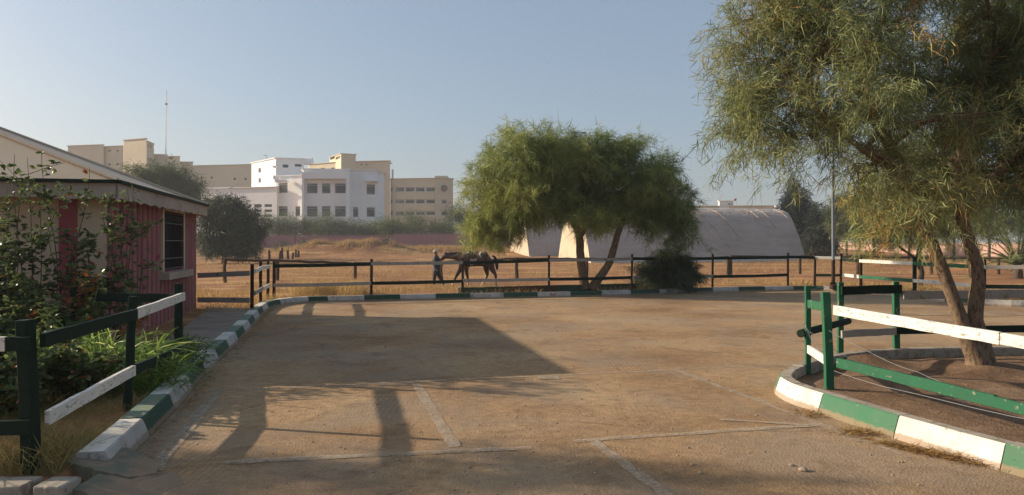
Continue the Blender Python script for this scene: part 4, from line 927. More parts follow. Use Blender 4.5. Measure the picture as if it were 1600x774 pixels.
# tree behind the right fence
YF = 31
def wf_(px, py, dy=0): y = YF+dy; return (X(px, y), y, Z(py, y))
grow_tree('small_tree', 'smaller multi stemmed tree in the field behind the right hand fence', 'tree', (X(1435, YF), YF, -.2),
    [[(*wf_(1436, 452), .13), (*wf_(1440, 425), .11), (*wf_(1435, 400), .1), (*wf_(1440, 370), .08), (*wf_(1425, 330), .05)], [(*wf_(1437, 420), .07), (*wf_(1425, 400), .06), (*wf_(1405, 385), .05), (*wf_(1385, 350), .03)]],
    lobes_px([(1375, 350, 36, 45, 0, 1.1), (1410, 320, 50, 55, 0, 1.3), (1450, 345, 50, 40, .3, 1.3), (1480, 310, 50, 50, 0, 1.3), (1360, 372, 24, 30, 0, .7), (1420, 360, 50, 28, 0, 1.2), (1390, 270, 50, 45, 0, 1.3), (1350, 300, 30, 40, .2, .9)], YF),
    1100, 38, .5, .3, (.2, .026), (M['willow2'], M['barkd']), 8, nlimb=20, twigr=.008, twig_s=4, segs=1, shrink=.9)
# olives on the left
def far_tree(name, lab, Y, ls, trunk, n, K, lw, mat, seed, group=None, ry=None, bark='barkd', cat='tree', spread=1.0, L=.5, droop=.1, nl=12, sh=.92):
    ls = [(a, b, c, d, random.uniform(-.5, .5), (ry or c*Y/F*.9)) for a, b, c, d in ls]; lo = lobes_px(ls, Y)
    px, py0, py1, r = trunk; x = X(px, Y); z0 = zt(x, Y)
    tr = [(x, Y, z0-.2, r), (x+r*.4, Y, z0+(Z(py1, Y)-z0)*.5, r*.75), (x-r*.3, Y, Z(py1, Y), r*.5)]
    return grow_tree(name, lab, cat, (x, Y, z0), [tr], lo, n, K, L*Y/40, droop, lw, (M[mat], M[bark]), seed, group, nlimb=nl, twigr=0, shrink=sh, spread=spread, jit=.12*Y/40, segs=1, limb_r=r*.4, shell=.4, bendk=.2)
far_tree('olive_tree', 'dark round olive tree standing just behind the pink cabin', 70, [(338, 350, 22, 34), (362, 338, 28, 30), (388, 358, 20, 24), (360, 372, 38, 22), (345, 332, 24, 20), (386, 382, 20, 14), (334, 380, 20, 20)], (350, 403, 360, .28), 1300, 36, (.4, .12), 'olive', 41)
far_tree('olive_tree', 'grey green olive treetop showing above the cabin roof', 88, [(240, 285, 26, 22), (268, 280, 26, 18), (295, 296, 20, 16), (212, 268, 13, 9), (275, 310, 45, 22), (225, 300, 26, 20)], (265, 405, 310, .3), 900, 32, (.45, .13), 'dryw', 42)
# conifers
for i, (px, top, w_, Y, lab) in enumerate([(1238, 282, 21, 95, 'tallest dark conifer with ragged tip beside the right end of the greenhouse'), (1259, 302, 17, 97, 'second conifer from the greenhouse, slightly shorter'), (1279, 322, 24, 92, 'broad dark conifer left of the metal pole')]):
    n = 10; ls = [(px+random.uniform(-3, 3), top+6+(388-top)*k/n, max(2.5, w_*((k+.3)/n)**.9*random.uniform(.8, 1.1)+1.5), (390-top)/n*1.0) for k in range(n)]
    far_tree('conifer', lab, Y, ls, (px, 390, top+25, .25), 1100, 30, (.5, .13), 'conif', 60+i, 'conifers beside the greenhouse', spread=.7, L=.35, droop=.2, nl=4, sh=1)
tl = [(1322, 335, 24, 30, 86, 'thin trunked small tree directly right of the metal pole'), (1365, 330, 34, 34, 80, 'bushy background tree behind the small field tree'), (1420, 325, 40, 40, 84, 'dense background tree between the two near trunks and the small field tree'), (1490, 322, 40, 42, 78, 'tall background tree seen through the twin trunks'), (1545, 318, 38, 44, 74, 'background tree left of the palm'), (1600, 310, 44, 48, 70, 'dark background tree behind the palm at the right edge'), (1660, 310, 44, 50, 68, 'outermost background tree on the far right')]
for i, (px, py, rx, rz, Y, lab) in enumerate(tl):
    far_tree('background_tree', lab, Y, [(px-rx*.45, py+rz*.1, rx*.6, rz*.7), (px+rx*.4, py, rx*.6, rz*.8), (px, py-rz*.4, rx*.6, rz*.6), (px, py+rz*.6, rx*.95, rz*.5)], (px, 392, py, .16), 620, 30, (.4, .12), 'olive' if i % 2 else 'dryw', 80+i, 'trees along the salmon wall')
# hedge row of airy shrubs behind the pink wall
labs = ['airy shrub at the left end of the row, below the small square windows', 'shrub left of the main front', 'thin airy shrub under the left big windows', 'round shrub below the middle windows of the white building', 'darker shrub below the right windows of the white front', 'low dark shrub at the corner of the white building', 'pale green shrub below the yellow strip windows, left', 'taller bright shrub below the yellow strip windows, right', 'low shrub under the round window']
hp = [(420, 352, 20, 15), (452, 353, 20, 14), (484, 354, 19, 13), (512, 352, 17, 15), (545, 357, 22, 11), (578, 359, 20, 9), (608, 355, 18, 13), (645, 350, 24, 17), (690, 357, 24, 12)]
for i, (px, py, rx, rz) in enumerate(hp):
    Y = 124+i % 3; far_tree('airy_shrub', labs[i], Y, [(px-rx*.45, py+2, rx*.6, rz*.85), (px+rx*.45, py, rx*.6, rz*.9), (px, py-rz*.2, rx*.6, rz*.8), (px, py+rz*.6, rx, rz*.6)], (px, 385, py+4, .1), 260, 24, (.5, .07), 'dryw', 110+i, 'shrubs behind the pink wall', cat='shrub', L=.4)
far_tree('background_tree', 'green tree showing at the left edge of the middle crown, beyond the yellow building', 140, [(712, 332, 12, 10), (722, 345, 16, 20), (738, 350, 16, 22)], (722, 390, 350, .2), 300, 26, (.6, .1), 'willow2', 130)
# small weeds in front of the wall
for i, (px, py, s) in enumerate([(443, 383, 3.5), (476, 380, 4), (430, 388, 3), (604, 378, 3)]):
    far_tree('weed_bush', ['small dark weed by the pink wall, left of the thin pole', 'small dark weed by the pink wall, right of the thin pole', 'lowest small weed among the old fence posts', 'small weed on top of the right rubble mound'][i], 104 if i < 3 else 101, [(px, py, s, s*1.1)], (px, py+5, py, .04), 40, 14, (.3, .07), 'olive', 140+i, 'weeds by the pink wall', cat='weed', L=.15, nl=2)
# palm
t = thing('young_palm', 'young palm with arching feathery fronds at the right edge behind the fence', 'palm', (X(1590, 40), 40, -.25)); r = np.random.default_rng(3); bx, by = X(1590, 40), 40
m = MB(); m.tube([(bx, by, -.3), (bx, by, .1), (bx, by, .5)], [.26, .24, .18], 12, .12); m.build('trunk', M['barkd'], t)
for i in range(26):
    a = i*2.4; el = R(78-i*2.3); L = random.uniform(3.2, 4.3); d = Vector((math.cos(a)*math.cos(el), math.sin(a)*math.cos(el), math.sin(el))); n = 14
    sp = [Vector((bx, by, .45))+d*L*s+Vector((0, 0, -L*.55*s*s*math.cos(el))) for s in np.linspace(0, 1, n)]
    P_ = []; D_ = []; side = d.cross(Vector((0, 0, 1))).normalized()
    for k in range(2, 60):
        s = k/60*(n-1); j = min(int(s), n-2); c = sp[j].lerp(sp[j+1], s-j); tg = (sp[j+1]-sp[j]).normalized()
        for sg in (-1, 1): P_.append(c); D_.append(tg*.75+side*sg*.8+Vector((0, 0, .15)))
    P_ = np.array([list(q) for q in P_]); D_ = np.array([list(q) for q in D_]); N = len(P_)
    co, f, ti = blades(P_, D_, np.full(N, .5)*np.tile(np.sin(np.linspace(.5, 3.0, N//2)).repeat(1), 2)[:N].clip(.3), np.full(N, .045), r.normal(size=(N, 3))*.05+np.array([0, 0, -.15]), np.clip(r.random(N)*.6+(.3 if i > 18 else 0), 0, 1), 1)
    fr = npmesh('frond', co, f, M['palm'], t, ti); q = MB(); q.tube(sp, [.03*(1-.8*s) for s in np.linspace(0, 1, n)], 5); q.build('midrib', M['palm'], fr)
# --- rose bushes near left
def rose(label, x, y, canes, seed, h, spread, leafn, z0=.08, L=.06):
    random.seed(seed); r = np.random.default_rng(seed); t = thing('rose_bush', label, 'rose bush', (x, y, z0), 'rose bushes behind the left fence'); m = MB(); P_ = []; D_ = []; TT = []
    for c in range(canes):
        a = random.random()*6.283; hh = h*random.uniform(.45, 1.0); sp = spread*random.uniform(.3, 1); top = Vector((x+math.cos(a)*sp, y+math.sin(a)*sp*.8, z0+hh)); b = Vector((x+math.cos(a)*.12, y+math.sin(a)*.12, z0-.05)); n = 12
        pts = []; w1 = random.uniform(-.12, .12)
        for s in np.linspace(0, 1, n): q = b.lerp(top, s); q += Vector((math.cos(a)*.25*math.sin(s*3.1)*sp+w1*math.sin(s*5), w1*math.cos(s*4)*.6, .1*math.sin(s*3))); pts.append(q)
        m.tube(pts, [.010*(1-.7*s) for s in np.linspace(0, 1, n)], 5, .05)
        red = random.random() < .07
        subs = [pts]
        for k in range(random.randint(2, 5)):
            j = random.randint(3, n-2); q = pts[j]; d = Vector((random.uniform(-1, 1), random.uniform(-1, 1), random.uniform(.1, 1))).normalized(); l = random.uniform(.15, .45)*hh*.5; sb = [q+d*l*s+Vector((0, 0, -.1*l*s*s)) for s in np.linspace(0, 1, 6)]; m.tube(sb, [.005*(1-.6*s) for s in np.linspace(0, 1, 6)], 4); subs.append(sb)
        for sb in subs:
            nn = leafn if sb is pts else leafn//2
            for k in range(nn):
                s = random.uniform(.12 if sb is pts else .1, 1.0)**.8*(len(sb)-1); j = min(int(s), len(sb)-2); q = sb[j].lerp(sb[j+1], s-j); d = Vector((random.uniform(-1, 1), random.uniform(-1, 1), random.uniform(-.5, .7))).normalized()
                if random.random() < .35 and j > len(sb)*.7: continue
                st = q+d*.05; tv = random.uniform(.88, 1) if (red or random.random() < .03) else random.random()*.68
                for e in (-1, -.45, 0, .45, 1):
                    dd = (d+Vector((d.y, -d.x, 0))*e*1.1).normalized(); P_.append(st+d*.03*(1-abs(e))); D_.append(dd); TT.append(tv+random.uniform(-.04, .04))
    m.build('canes', M['barkd'], t)
    # rounded leaflets: 6-gon
    P_ = np.array([list(q) for q in P_]); D_ = nrm(np.array([list(q) for q in D_])); N = len(P_); L = L*(.6+.7*r.random(N)); sd = nrm(np.cross(D_, r.normal(size=(N, 3))*.6+np.array([0, 0, 1.]))); up = np.cross(sd, D_)
    rows = []
    for (a, b, c) in ((0, 0, 0), (.3, .3, .05), (.7, .27, .03), (1, 0, -.08), (.7, -.27, .03), (.3, -.3, .05)): rows.append(P_+D_*(L*a)[:, None]+sd*(L*b)[:, None]+up*(L*c)[:, None])
    co = np.stack(rows, 1).reshape(-1, 3); o = np.arange(N)*6; f = np.concatenate([np.stack([o, o+1, o+2, o+3], 1), np.stack([o, o+3, o+4, o+5], 1)])
    npmesh('leaves', co, f, M['rose'], t, np.clip(np.tile(np.array(TT), 2), 0, 1)); return t
rose('tall leggy rose bush at the left with long canes reaching above the roof edge', -6.65, 10.2, 14, 1, 2.95, .8, 24, L=.064)
rose('rose bush with long thin canes in front of the cabin corner', -5.72, 10.3, 12, 2, 2.45, .6, 22, L=.06)
rose('dense dark rose bush between the two long caned ones', -5.7, 9.3, 26, 3, 1.25, .85, 22, L=.064)
rose('rose bush at the left border of the picture before the cream wall', -6.9, 9.3, 15, 4, 1.9, .75, 18, L=.064)
rose('broad low rose bush in the garden bed, its top level with the fence rail', -6.1, 8.6, 34, 5, .9, .9, 26, L=.06)
rose('low rose bush just right of the nearest fence post', -4.6, 7.55, 26, 6, .62, .6, 22, L=.05)
rose('lowest rose bush behind the nearest fence post', -4.9, 6.7, 30, 7, .6, .65, 22, L=.05)
rose('low rose bush at the left border behind the dark fence rail', -5.6, 7.0, 34, 8, .75, .7, 24, L=.055)
# --- strappy bright green plants
def strappy(label, x, y, n, L, seed, rad=.45, tint=(0, .9)):
    r = np.random.default_rng(seed); t = thing('strappy_plant', label, 'plant', (x, y, .08), 'strappy plants by the fence'); a = r.random(n)*6.283; q = r.random(n)**.6*rad
    P_ = np.stack([x+np.cos(a)*q, y+np.sin(a)*q, np.full(n, .06)+r.random(n)*.35], 1); b = r.random(n)*6.283; el = .5+r.random(n)*.9
    D_ = np.stack([np.cos(b)*np.cos(el)+np.cos(a)*.35, np.sin(b)*np.cos(el)+np.sin(a)*.35, np.sin(el)], 1); LL = L*(.5+.7*r.random(n))
    co, f, ti = blades(P_, D_, LL, np.full(n, .014)*(.6+.8*r.random(n)), np.stack([np.cos(b)*.1, np.sin(b)*.1, -.35-.5*r.random(n)], 1), tint[0]+(tint[1]-tint[0])*r.random(n), 5)
    return tag(npmesh('leaves', co, f, M['lily'], t, ti))
strappy('bright yellow green strappy plant arching behind the white fence rail', -4.5, 8.25, 750, .68, 11, .5, (.4, 1))
strappy('taller pale green strappy tuft rising above the middle fence post', -4.95, 8.4, 420, .85, 12, .4, (.4, 1))
strappy('dark green strappy plant spilling over the kerb past the third fence post', -4.35, 9.35, 420, .42, 13, .4, (0, .3))
strappy('low dark strappy plant at the foot of the middle fence post', -3.95, 7.9, 380, .42, 14, .35, (0, .4))
# --- grasses (uncountable)
def grass(name, pts, L, Wd, mat, tint, kind=True, lean=.35, segs=2):
    n = len(pts); d = np.stack([rng.normal(size=n)*lean, rng.normal(size=n)*lean, np.ones(n)], 1)
    co, f, ti = blades(pts, d, L, Wd, np.stack([rng.normal(size=n)*.3, rng.normal(size=n)*.3, -.15*np.ones(n)], 1), tint, segs)
    return tag(npmesh(name, co, f, mat, None, ti), kind='stuff')
def scatter(n, x0, x1, y0, y1, dens): 
    x = rng.uniform(x0, x1, n); y = rng.uniform(y0, y1, n); k = dens(x, y) > rng.random(n); return x[k], y[k]
okf = lambda x, y: (~inside(LOTP, x, y)) & (dist(LOTP, x, y) > .25)
x, y = scatter(150000, -14, 24, 19.5, 34, lambda x, y: okf(x, y)*sst(.40, .62, vnoise(x*.6, y, .9, 21))*.85*(1-.6*sst(26, 34, y)))
z = zfield(x, y); grass('dry_grass', np.stack([x, y, z], 1), .08+.22*rng.random(len(x))**2, np.full(len(x), .009), M['straw'], rng.random(len(x)))
# taller stalk clumps behind the far kerb, left
x, y = scatter(3600, X(455, 22.3), X(565, 22.5), 21.75, 23.6, lambda x, y: okf(x, y)*sst(.35, .6, vnoise(x, y, 2.2, 31)))
grass('tall_dry_grass', np.stack([x, y, zfield(x, y)], 1), .25+.5*rng.random(len(x)), np.full(len(x), .007), M['straw'], .4+.6*rng.random(len(x)), lean=.25)
x, y = scatter(2600, -7.5, -5.6, 16.5, 21.5, lambda x, y: okf(x, y)*.9)
grass('tall_dry_grass', np.stack([x, y, zfield(x, y)], 1), .08+.3*rng.random(len(x))**1.5, np.full(len(x), .007), M['straw'], .3+.6*rng.random(len(x)))
# field further off
x, y = scatter(120000, -32, 62, 34, 97, lambda x, y: sst(.5, .66, vnoise(x*.35, y, .45, 41))*.8)
grass('field_grass', np.stack([x, y, zfield(x, y)], 1), .12+.28*rng.random(len(x))**1.5, np.full(len(x), .03), M['straw'], rng.random(len(x)), segs=1)
# rubble mounds: tall straw
xs_, ys_ = [], []
for (a, b, rx, ry, h) in MOUNDS:
    n = int(2600*h*rx/3); xs_.append(rng.normal(a, rx*.7, n)); ys_.append(rng.normal(b+ry*.25, ry*.5, n))
x = np.concatenate(xs_); y = np.concatenate(ys_); k = vnoise(x, y, .8, 51) > .42; x, y = x[k], y[k]
grass('mound_grass', np.stack([x, y, zfield(x, y)-.05], 1), .35+.75*rng.random(len(x))*np.where(y > 80, 1, .5), np.where(y > 80, .07, .03), M['straw'], rng.random(len(x)), segs=1)
x, y = scatter(26000, -32, 40, 100, 117, lambda x, y: sst(.35, .6, vnoise(x, y, .4, 61)))
grass('field_grass', np.stack([x, y, zfield(x, y)], 1), .3+.5*rng.random(len(x)), np.full(len(x), .07), M['straw'], .2+.6*rng.random(len(x)), segs=1)
# garden bed, near left
okl = lambda x, y: (~inside(LOTP, x, y)) & (dist(LOTP, x, y) > .27)
x, y = scatter(46000, -6.2, -3.0, 4.95, 9.6, lambda x, y: okl(x, y)*np.clip(sst(.25, .6, vnoise(x, y, 1.8, 71))+.25, 0, 1)*np.where(y < 7.6, 1, .6))
gl = .03+.15*rng.random(len(x))**2; grass('garden_grass', np.stack([x, y, zfield(x, y)], 1), gl, np.full(len(x), .0035), M['greeng'], np.clip(vnoise(x, y, 1.1, 72)*.9+.3*rng.random(len(x)), 0, 1), lean=.6)
x, y = scatter(700, -3.75, -3.05, 4.95, 5.7, lambda x, y: okl(x, y)*.9)
grass('tall_garden_grass', np.stack([x, y, zfield(x, y)], 1), .12+.28*rng.random(len(x)), np.full(len(x), .005), M['greeng'], .3+.6*rng.random(len(x)), lean=.5, segs=4)
# litter along kerbs and on the lot
x, y = scatter(60000, -5, 14, 3, 22.5, lambda x, y: (inside(LOTP, x, y) & ~inside(ISLPP, x, y))*(np.exp(-dist(LOTP[:len(lp)+len(fp)], x, y, False)/.35)*.55+np.exp(-np.hypot((x-3.38)/.28, (y-5.78)/.1))*1.2+np.exp(-np.hypot((x-3.05)/.2, (y-6.25)/.1))*.6+np.exp(-np.hypot((x-1.5)/1.6, (y-21.5)/.5))*.5+np.exp(-np.hypot((x+3.5)/1.4, (y-20.2)/.5))*.4+np.exp(-np.hypot((x+3.2)/.5, (y-5.1)/.5))*.4+.012*vnoise(x, y, .9, 81)))
n = len(x); d = np.stack([rng.normal(size=n), rng.normal(size=n), .12*rng.random(n)], 1)
co, f, ti = blades(np.stack([x, y, np.full(n, .006)], 1), d, .02+.06*rng.random(n), np.full(n, .004), np.zeros((n, 3)), rng.random(n)*.7, 1)
tag(npmesh('leaf_litter', co, f, M['straw'], None, ti), kind='stuff')
x1 = np.concatenate([rng.normal(3.36, .16, 900), rng.normal(3.1, .12, 260), rng.normal(2.95, .1, 160)]); y1 = np.concatenate([5.86-(x1[:900]-3.36)*1.3+rng.normal(0, .05, 900), 6.5+rng.normal(0, .06, 260), 7.2+rng.normal(0, .08, 160)])
k = inside(LOTP, x1, y1) & ~inside(ISLPP, x1, y1); x1, y1 = x1[k], y1[k]
tt = rng.random(900)*14; base = [np.interp(5.2+tt, [p[1] for p in LEFT], [p[0] for p in LEFT])]; x2 = base[0]+.03+np.abs(rng.normal(0, .09, 900)); y2 = 5.2+tt
x, y = np.concatenate([x1, x2]), np.concatenate([y1, y2]); n = len(x); d = np.stack([rng.normal(size=n), rng.normal(size=n)*.6, .25*rng.random(n)], 1)
co, f, ti = blades(np.stack([x, y, .006+.02*rng.random(n)], 1), d, .03+.09*rng.random(n), np.full(n, .005), rng.normal(size=(n, 3))*.15, rng.random(n)*.45, 2)
tag(npmesh('leaf_litter', co, f, M['straw'], None, ti), kind='stuff')
x, y = scatter(9000, 3.0, 9, 3, 10.6, lambda x, y: inside(ISLPP, x, y)*.5)
n = len(x); d = np.stack([rng.normal(size=n), rng.normal(size=n), .15*rng.random(n)], 1)
co, f, ti = blades(np.stack([x, y, np.full(n, .10)], 1), d, .03+.06*rng.random(n), np.full(n, .004), np.zeros((n, 3)), rng.random(n)*.8, 1)
tag(npmesh('leaf_litter', co, f, M['straw'], None, ti), kind='stuff')
# pebbles
M['stone'] = flat('pale_pebble', (.34, .26, .19), .9, .3, 30, bs=0)
m = MB(); random.seed(4)
for i in range(650):
    y = random.uniform(4.9, 16)**1; x = random.uniform(-3.6, 3.2) if i % 3 else random.uniform(-1.5, 1.5); s = random.uniform(.005, .012)
    if dist(LOTP, np.array([x]), np.array([y]))[0] < .1: continue
    m.sphere((x, y, s*.3), (s*1.3, s, s*.7), 6, 0, .2)
for px, py, s in ((1082, 727, .016), (1237, 728, .017), (935, 690, .012), (1106, 595, .012), (998, 543, .012), (1095, 740, .015), (1255, 736, .03), (963, 576, .012)):
    if s: g = G(px if px > 800 else 850+(px-519), py); m.sphere((g.x, g.y, s*.35), (s*1.4, s, s*.7), 8, 0, .15)
tag(m.build('pebbles', M['stone']), kind='stuff')
# tree standing off to the left whose crown shades the foreground
to = []
for (a, b, c, rx, ry, rz) in ((-9.6, 7.15, 3.2, 1.1, .38, .5), (-9.0, 6.75, 2.5, .9, .35, .4), (-10.8, 7.55, 3.9, 1.2, .38, .5), (-10.8, 7.9, 4.5, 1.1, .38, .4), (-9.2, 7.55, 3.9, 1., .38, .5), (-10.2, 7.0, 2.9, 1, .35, .4)): to.append((np.array([a, b, c]), np.array([rx, ry, rz])))
grow_tree('garden_tree', 'leafy garden tree left of the picture, shading the near edge of the lot', 'tree', (-9.8, 6.7, .08), [[(-9.8, 7.2, -.1, .14), (-9.8, 7.2, 1.2, .11), (-9.8, 7.3, 2.6, .07)]], to, 190, 55, .45, .15, (.13, .02), (M['olive'], M['bark']), 77, nlimb=18, twigr=.005, twig_s=3, segs=1)
# ------------------------------------------------------------------ horse and handler
def skin_body(name, nodes, edges, mat, parent, root=0, sub=2, rk=1.22):
    me = bpy.data.meshes.new(name); o = origin(parent)
    me.from_pydata([(n[0]-o.x, n[1]-o.y, n[2]-o.z) for n in nodes], edges, []); ob = bpy.data.objects.new(name, me); COL.objects.link(ob); ob.parent = parent
    me.materials.append(mat); md = ob.modifiers.new('skin', 'SKIN')
    if not me.skin_vertices: me.skin_vertices.new()
    for i, n in enumerate(nodes):
        sv_ = me.skin_vertices[0].data[i]; sv_.radius = (n[3]*rk, (n[4] if len(n) > 4 else n[3])*rk); sv_.use_root = (i == root)
    s = ob.modifiers.new('sub', 'SUBSURF'); s.levels = sub; s.render_levels = sub
    dg = bpy.context.evaluated_depsgraph_get(); ev = ob.evaluated_get(dg); nm = bpy.data.meshes.new_from_object(ev)
    ob.modifiers.clear(); ob.data = nm; nm.name = name
    nm.polygons.foreach_set('use_smooth', [True]*len(nm.polygons)); nm.materials.clear(); nm.materials.append(mat); return ob
YH = 32.5; hx = X(640+700/7.74, YH); gzH = zt(hx, YH)
def hp_(cx, cy, dy=0): return (hx+(cx-700)*.00368, YH+dy, gzH+(608-cy)*.00368)
def horsecoat():
    m, n, b, o = newmat('dark_bay_coat'); g = n.nodes.new('ShaderNodeNewGeometry'); s = n.nodes.new('ShaderNodeSeparateXYZ'); n.links.new(g.outputs['Position'], s.inputs[0])
    mr = n.nodes.new('ShaderNodeMapRange'); mr.inputs[1].default_value = gzH; mr.inputs[2].default_value = gzH+1.6; n.links.new(s.outputs[2], mr.inputs[0])
    f = noise(n, g.outputs['Position'], 3, 4); ad = n.nodes.new('ShaderNodeMath'); ad.operation = 'MULTIPLY_ADD'; n.links.new(f, ad.inputs[0]); ad.inputs[1].default_value = .06; n.links.new(mr.outputs[0], ad.inputs[2])
    n.links.new(ramp(n, ad.outputs[0], [(.05, (.05, .035, .03)), (.07, (.45, .34, .27)), (.17, (.4, .28, .2)), (.23, (.04, .016, .01)), (.45, (.025, .01, .007)), (.8, (.05, .02, .012))]), b.inputs['Base Color'])
    b.inputs['Roughness'].default_value = .45; return m
M['horse'] = horsecoat(); M['mane'] = flat('black_mane', (.015, .01, .008), .7, .2, 6)
M['saddle'] = flat('grey_saddle_cloth', (.34, .34, .35), .8, .2, 5); M['leather'] = flat('dark_leather', (.05, .03, .02), .5, .2, 6)
t = thing('horse', 'dark brown saddled horse with pale lower legs walking left behind the fence', 'horse', (hx, YH, gzH))
N = []; E = []
def chain(pts, start=None):
    prev = start
    for p in pts:
        N.append(p); i = len(N)-1
        if prev is not None: E.append((prev, i))
        prev = i
    return prev
def hn(cx, cy, r, dy=0, r2=None): return (*hp_(cx, cy, dy), r, r2 or r)
a = chain([hn(790, 295, .29, 0, .27)])                          # barrel centre
ch = chain([hn(720, 290, .28, 0, .25), hn(655, 275, .25, 0, .22)], a)   # chest
nk = chain([hn(600, 255, .21, 0, .15), hn(545, 250, .175, 0, .11), hn(490, 246, .15, 0, .1), hn(450, 242, .125, 0, .095)], ch)
hd = chain([hn(422, 250, .10, 0, .085), hn(400, 270, .085, 0, .07), hn(382, 288, .06, 0, .055), hn(374, 298, .05, 0, .05)], nk)
cr = chain([hn(870, 280, .28, 0, .25), hn(940, 262, .27, 0, .24), hn(985, 268, .19, 0, .19)], a)
def leg(par, pts): chain(pts, par)
leg(ch, [hn(640, 340, .13, -.11), hn(612, 410, .085, -.13), hn(570, 480, .055, -.14), hn(548, 525, .036, -.14), hn(527, 578, .036, -.14), hn(518, 600, .05, -.14)])
leg(ch, [hn(672, 345, .13, .11), hn(685, 420, .08, .13), hn(698, 490, .052, .14), hn(702, 540, .034, .14), hn(706, 585, .036, .14), hn(702, 602, .05, .14)])
leg(cr, [hn(925, 340, .16, .11), hn(925, 400, .11, .13), hn(942, 468, .056, .14), hn(912, 530, .036, .14), hn(886, 578, .036, .14), hn(872, 598, .05, .14)])
leg(cr, [hn(975, 340, .17, -.11), hn(1000, 400, .11, -.13), hn(1043, 468, .056, -.14), hn(1043, 530, .036, -.14), hn(1050, 580, .036, -.14), hn(1052, 602, .05, -.14)])
skin_body('body', N, E, M['horse'], t)
m = MB(); m.tube([hp_(1000, 235), hp_(1030, 255), hp_(1050, 300), hp_(1058, 360), hp_(1060, 408)], [.04, .055, .07, .075, .03], 9, .06); m.build('tail', M['mane'], t, smooth=True)
m = MB()
for i in range(26):
    s = i/25; a = Vector(hp_(430+s*200, 205-s*12)); m.tube([a, a+Vector((random.uniform(-.02, .02), -.06, -.02)), a+Vector((random.uniform(-.04, .04), -.12, -.15-.1*random.random()))], [.03, .025, .008], 5)
m.build('mane', M['mane'], t, smooth=True)
m = MB()
for dy in (-.06, .06): m.tube([hp_(440, 214, dy), hp_(432, 190, dy*1.2)], [.035, .006], 6)
m.build('ears', M['horse'], t)
m = MB(); n = 16
for (c0, c1, z0) in ((700, 815, 296),):
    vs = []
    for i in range(6):
        cx = c0+(c1-c0)*i/5
        for k in range(n+1):
            an = math.pi*k/n; c = Vector(hp_(cx, 292)); vs.append(c+Vector((0, math.cos(an)*.345, math.sin(an)*.375-(.12 if k in (0, n) else 0))))
    m.add(vs, [(i*(n+1)+k, (i+1)*(n+1)+k, (i+1)*(n+1)+k+1, i*(n+1)+k+1) for i in range(5) for k in range(n)])
sdl = m.build('saddle_cloth', M['saddle'], t, smooth=True); so_ = sdl.modifiers.new('s', 'SOLIDIFY'); so_.thickness = .02; so_.offset = 1
m = MB(); m.sphere(hp_(760, 205), (.24, .2, .06), 12); m.sphere(hp_(722, 190), (.06, .12, .07), 10); m.sphere(hp_(805, 192), (.08, .16, .07), 10)
m.sphere(hp_(770, 250, -.32), (.15, .025, .17), 12); m.sphere(hp_(770, 250, .32), (.15, .025, .17), 12); m.build('saddle', M['leather'], sdl, smooth=True)
m = MB(); m.tube([hp_(760, 300, -.34), hp_(755, 345, -.35)], .012, 5); m.tube([Vector(hp_(755, 352, -.35))+Vector((.06*math.cos(s), 0, .05*math.sin(s))) for s in np.linspace(0, 6.28, 12)], .01, 5); m.build('stirrup', M['saddle'], sdl)
m = MB()
for (cx, cy, ra) in ((408, 262, .085), (390, 282, .068), (436, 226, .11)):
    c = Vector(hp_(cx, cy)); ax = (Vector(hp_(374, 298))-Vector(hp_(445, 232))).normalized(); u = Vector((0, 1, 0)); v = ax.cross(u)
    m.tube([c+u*ra*math.cos(s)+v*ra*math.sin(s) for s in np.linspace(0, 6.283, 14)], .012, 5, cap=False)
m.build('bridle', M['saddle'], t)
# person
pt = thing('person', 'person in dark work clothes and pale cap leading the horse on a rope', 'person', (*hp_(345, 608)[:2], gzH))
M['skin'] = flat('tan_skin', (.24, .13, .08), .6, .1, 5); M['cloth'] = flat('dark_blue_grey_jacket', (.035, .04, .045), .85, .2, 5); M['trs'] = flat('dark_trousers', (.022, .02, .02), .85, .2, 5)
M['cap'] = flat('pale_cap', (.42, .4, .37), .8, .1, 5); M['shoe'] = flat('pale_shoe', (.3, .22, .17), .7, .2, 5)
N = []; E = []
pel = chain([hn(322, 415, .12, 0, .15)])
sh = chain([hn(321, 360, .12, 0, .15), hn(320, 300, .12, 0, .17), hn(320, 262, .10, 0, .16), hn(318, 240, .055, 0, .06)], pel)
chain([hn(314, 215, .085, 0, .075), hn(312, 195, .088, 0, .08), hn(312, 178, .06, 0, .06)], sh)
s0 = 3
chain([hn(316, 262, .065, -.19), hn(308, 330, .045, -.23), hn(318, 388, .035, -.26), hn(330, 402, .03, -.26)], s0)
chain([hn(330, 262, .065, .19), hn(350, 320, .045, .22), hn(360, 360, .035, .18), hn(372, 366, .03, .14)], s0)
chain([hn(312, 430, .10, -.09), hn(300, 510, .068, -.1), hn(298, 590, .042, -.1), hn(298, 603, .04, -.1), hn(272, 606, .03, -.1)], pel)
chain([hn(332, 430, .10, .09), hn(362, 505, .068, .1), hn(402, 572, .042, .1), hn(405, 592, .04, .1), hn(392, 606, .03, .1)], pel)
def pmat():
    m, n, b, o = newmat('clothed_figure'); g = n.nodes.new('ShaderNodeNewGeometry'); s = n.nodes.new('ShaderNodeSeparateXYZ'); n.links.new(g.outputs['Position'], s.inputs[0])
    mr = n.nodes.new('ShaderNodeMapRange'); mr.inputs[1].default_value = gzH; mr.inputs[2].default_value = gzH+1.6; n.links.new(s.outputs[2], mr.inputs[0])
    r_ = ramp(n, mr.outputs[0], [(0, (.3, .22, .17)), (.06, (.022, .02, .02)), (.44, (.035, .042, .05)), (.86, (.24, .13, .08))])
    r_.node.color_ramp.interpolation = 'CONSTANT'; n.links.new(r_, b.inputs['Base Color']); b.inputs['Roughness'].default_value = .8; return m
skin_body('body', N, E, pmat(), pt)
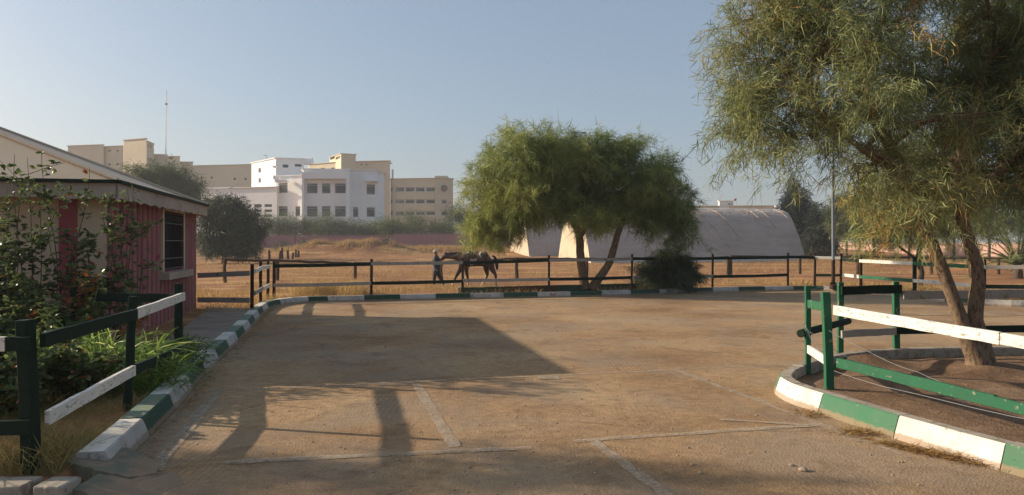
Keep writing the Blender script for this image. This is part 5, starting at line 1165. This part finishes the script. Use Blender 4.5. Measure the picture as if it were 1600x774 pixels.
m = MB(); m.sphere(Vector(hp_(312, 182)), (.1, .095, .075), 12); m.beam(Vector(hp_(300, 190)), Vector(hp_(278, 196)), .12, .015, 3, 0); m.build('cap', M['cap'], pt, smooth=True)
m = MB(); m.sphere(hp_(290, 208), (.02, .014, .02), 6); m.build('nose', M['skin'], pt)
for dy in (-.035, .035):
    m = MB(); m.sphere(Vector(hp_(293, 201, dy)), .01, 6); m.build('eye', M['trs'], pt)
for (cx, cy, dy) in ((331, 405, -.27), (376, 368, .13)):
    m = MB(); c = Vector(hp_(cx, cy, dy)); m.sphere(c, (.035, .022, .045), 8)
    for k in range(4): m.tube([c+Vector((.01, -.02+.013*k, -.03)), c+Vector((.03, -.02+.013*k, -.055)), c+Vector((.01, -.02+.013*k, -.075+.004*abs(k-1.5)))], [.009, .008, .006], 5)
    m.tube([c+Vector((.02, 0, .01)), c+Vector((.04, 0, -.01)), c+Vector((.045, 0, -.04))], [.01, .009, .007], 5); m.build('hand', M['skin'], pt, smooth=True)
m = MB(); a = Vector(hp_(376, 370, .13)); b = Vector(hp_(386, 296, 0)); m.tube([a.lerp(b, s)+Vector((0, 0, -.12*math.sin(s*3.14))) for s in np.linspace(0, 1, 9)]+[], .01, 5)
m.tube([a, a+Vector((-.03, 0, -.25)), a+Vector((.04, -.02, -.4)), a+Vector((.06, -.03, -.15))], .01, 5)
tag(m.build('lead_rope', M['saddle']), 'slack lead rope running from the handler to the horse bridle', 'rope')
# ------------------------------------------------------------------ haze
def haze():
    m = bpy.data.materials.new('thin_haze'); m.use_nodes = True; n = m.node_tree
    for k in list(n.nodes):
        if k.type != 'OUTPUT_MATERIAL': n.nodes.remove(k)
    o = [k for k in n.nodes if k.type == 'OUTPUT_MATERIAL'][0]; v = n.nodes.new('ShaderNodeVolumePrincipled')
    v.inputs['Color'].default_value = (.86, .9, .95, 1); v.inputs['Density'].default_value = HAZE; v.inputs['Anisotropy'].default_value = .2
    n.links.new(v.outputs[0], o.inputs['Volume']); mb = MB(); mb.box(-3300, 3300, -500, 3700, -3, 46); tag(mb.build('haze', m), kind='stuff')
HAZE = .0006
if HAZE: haze()
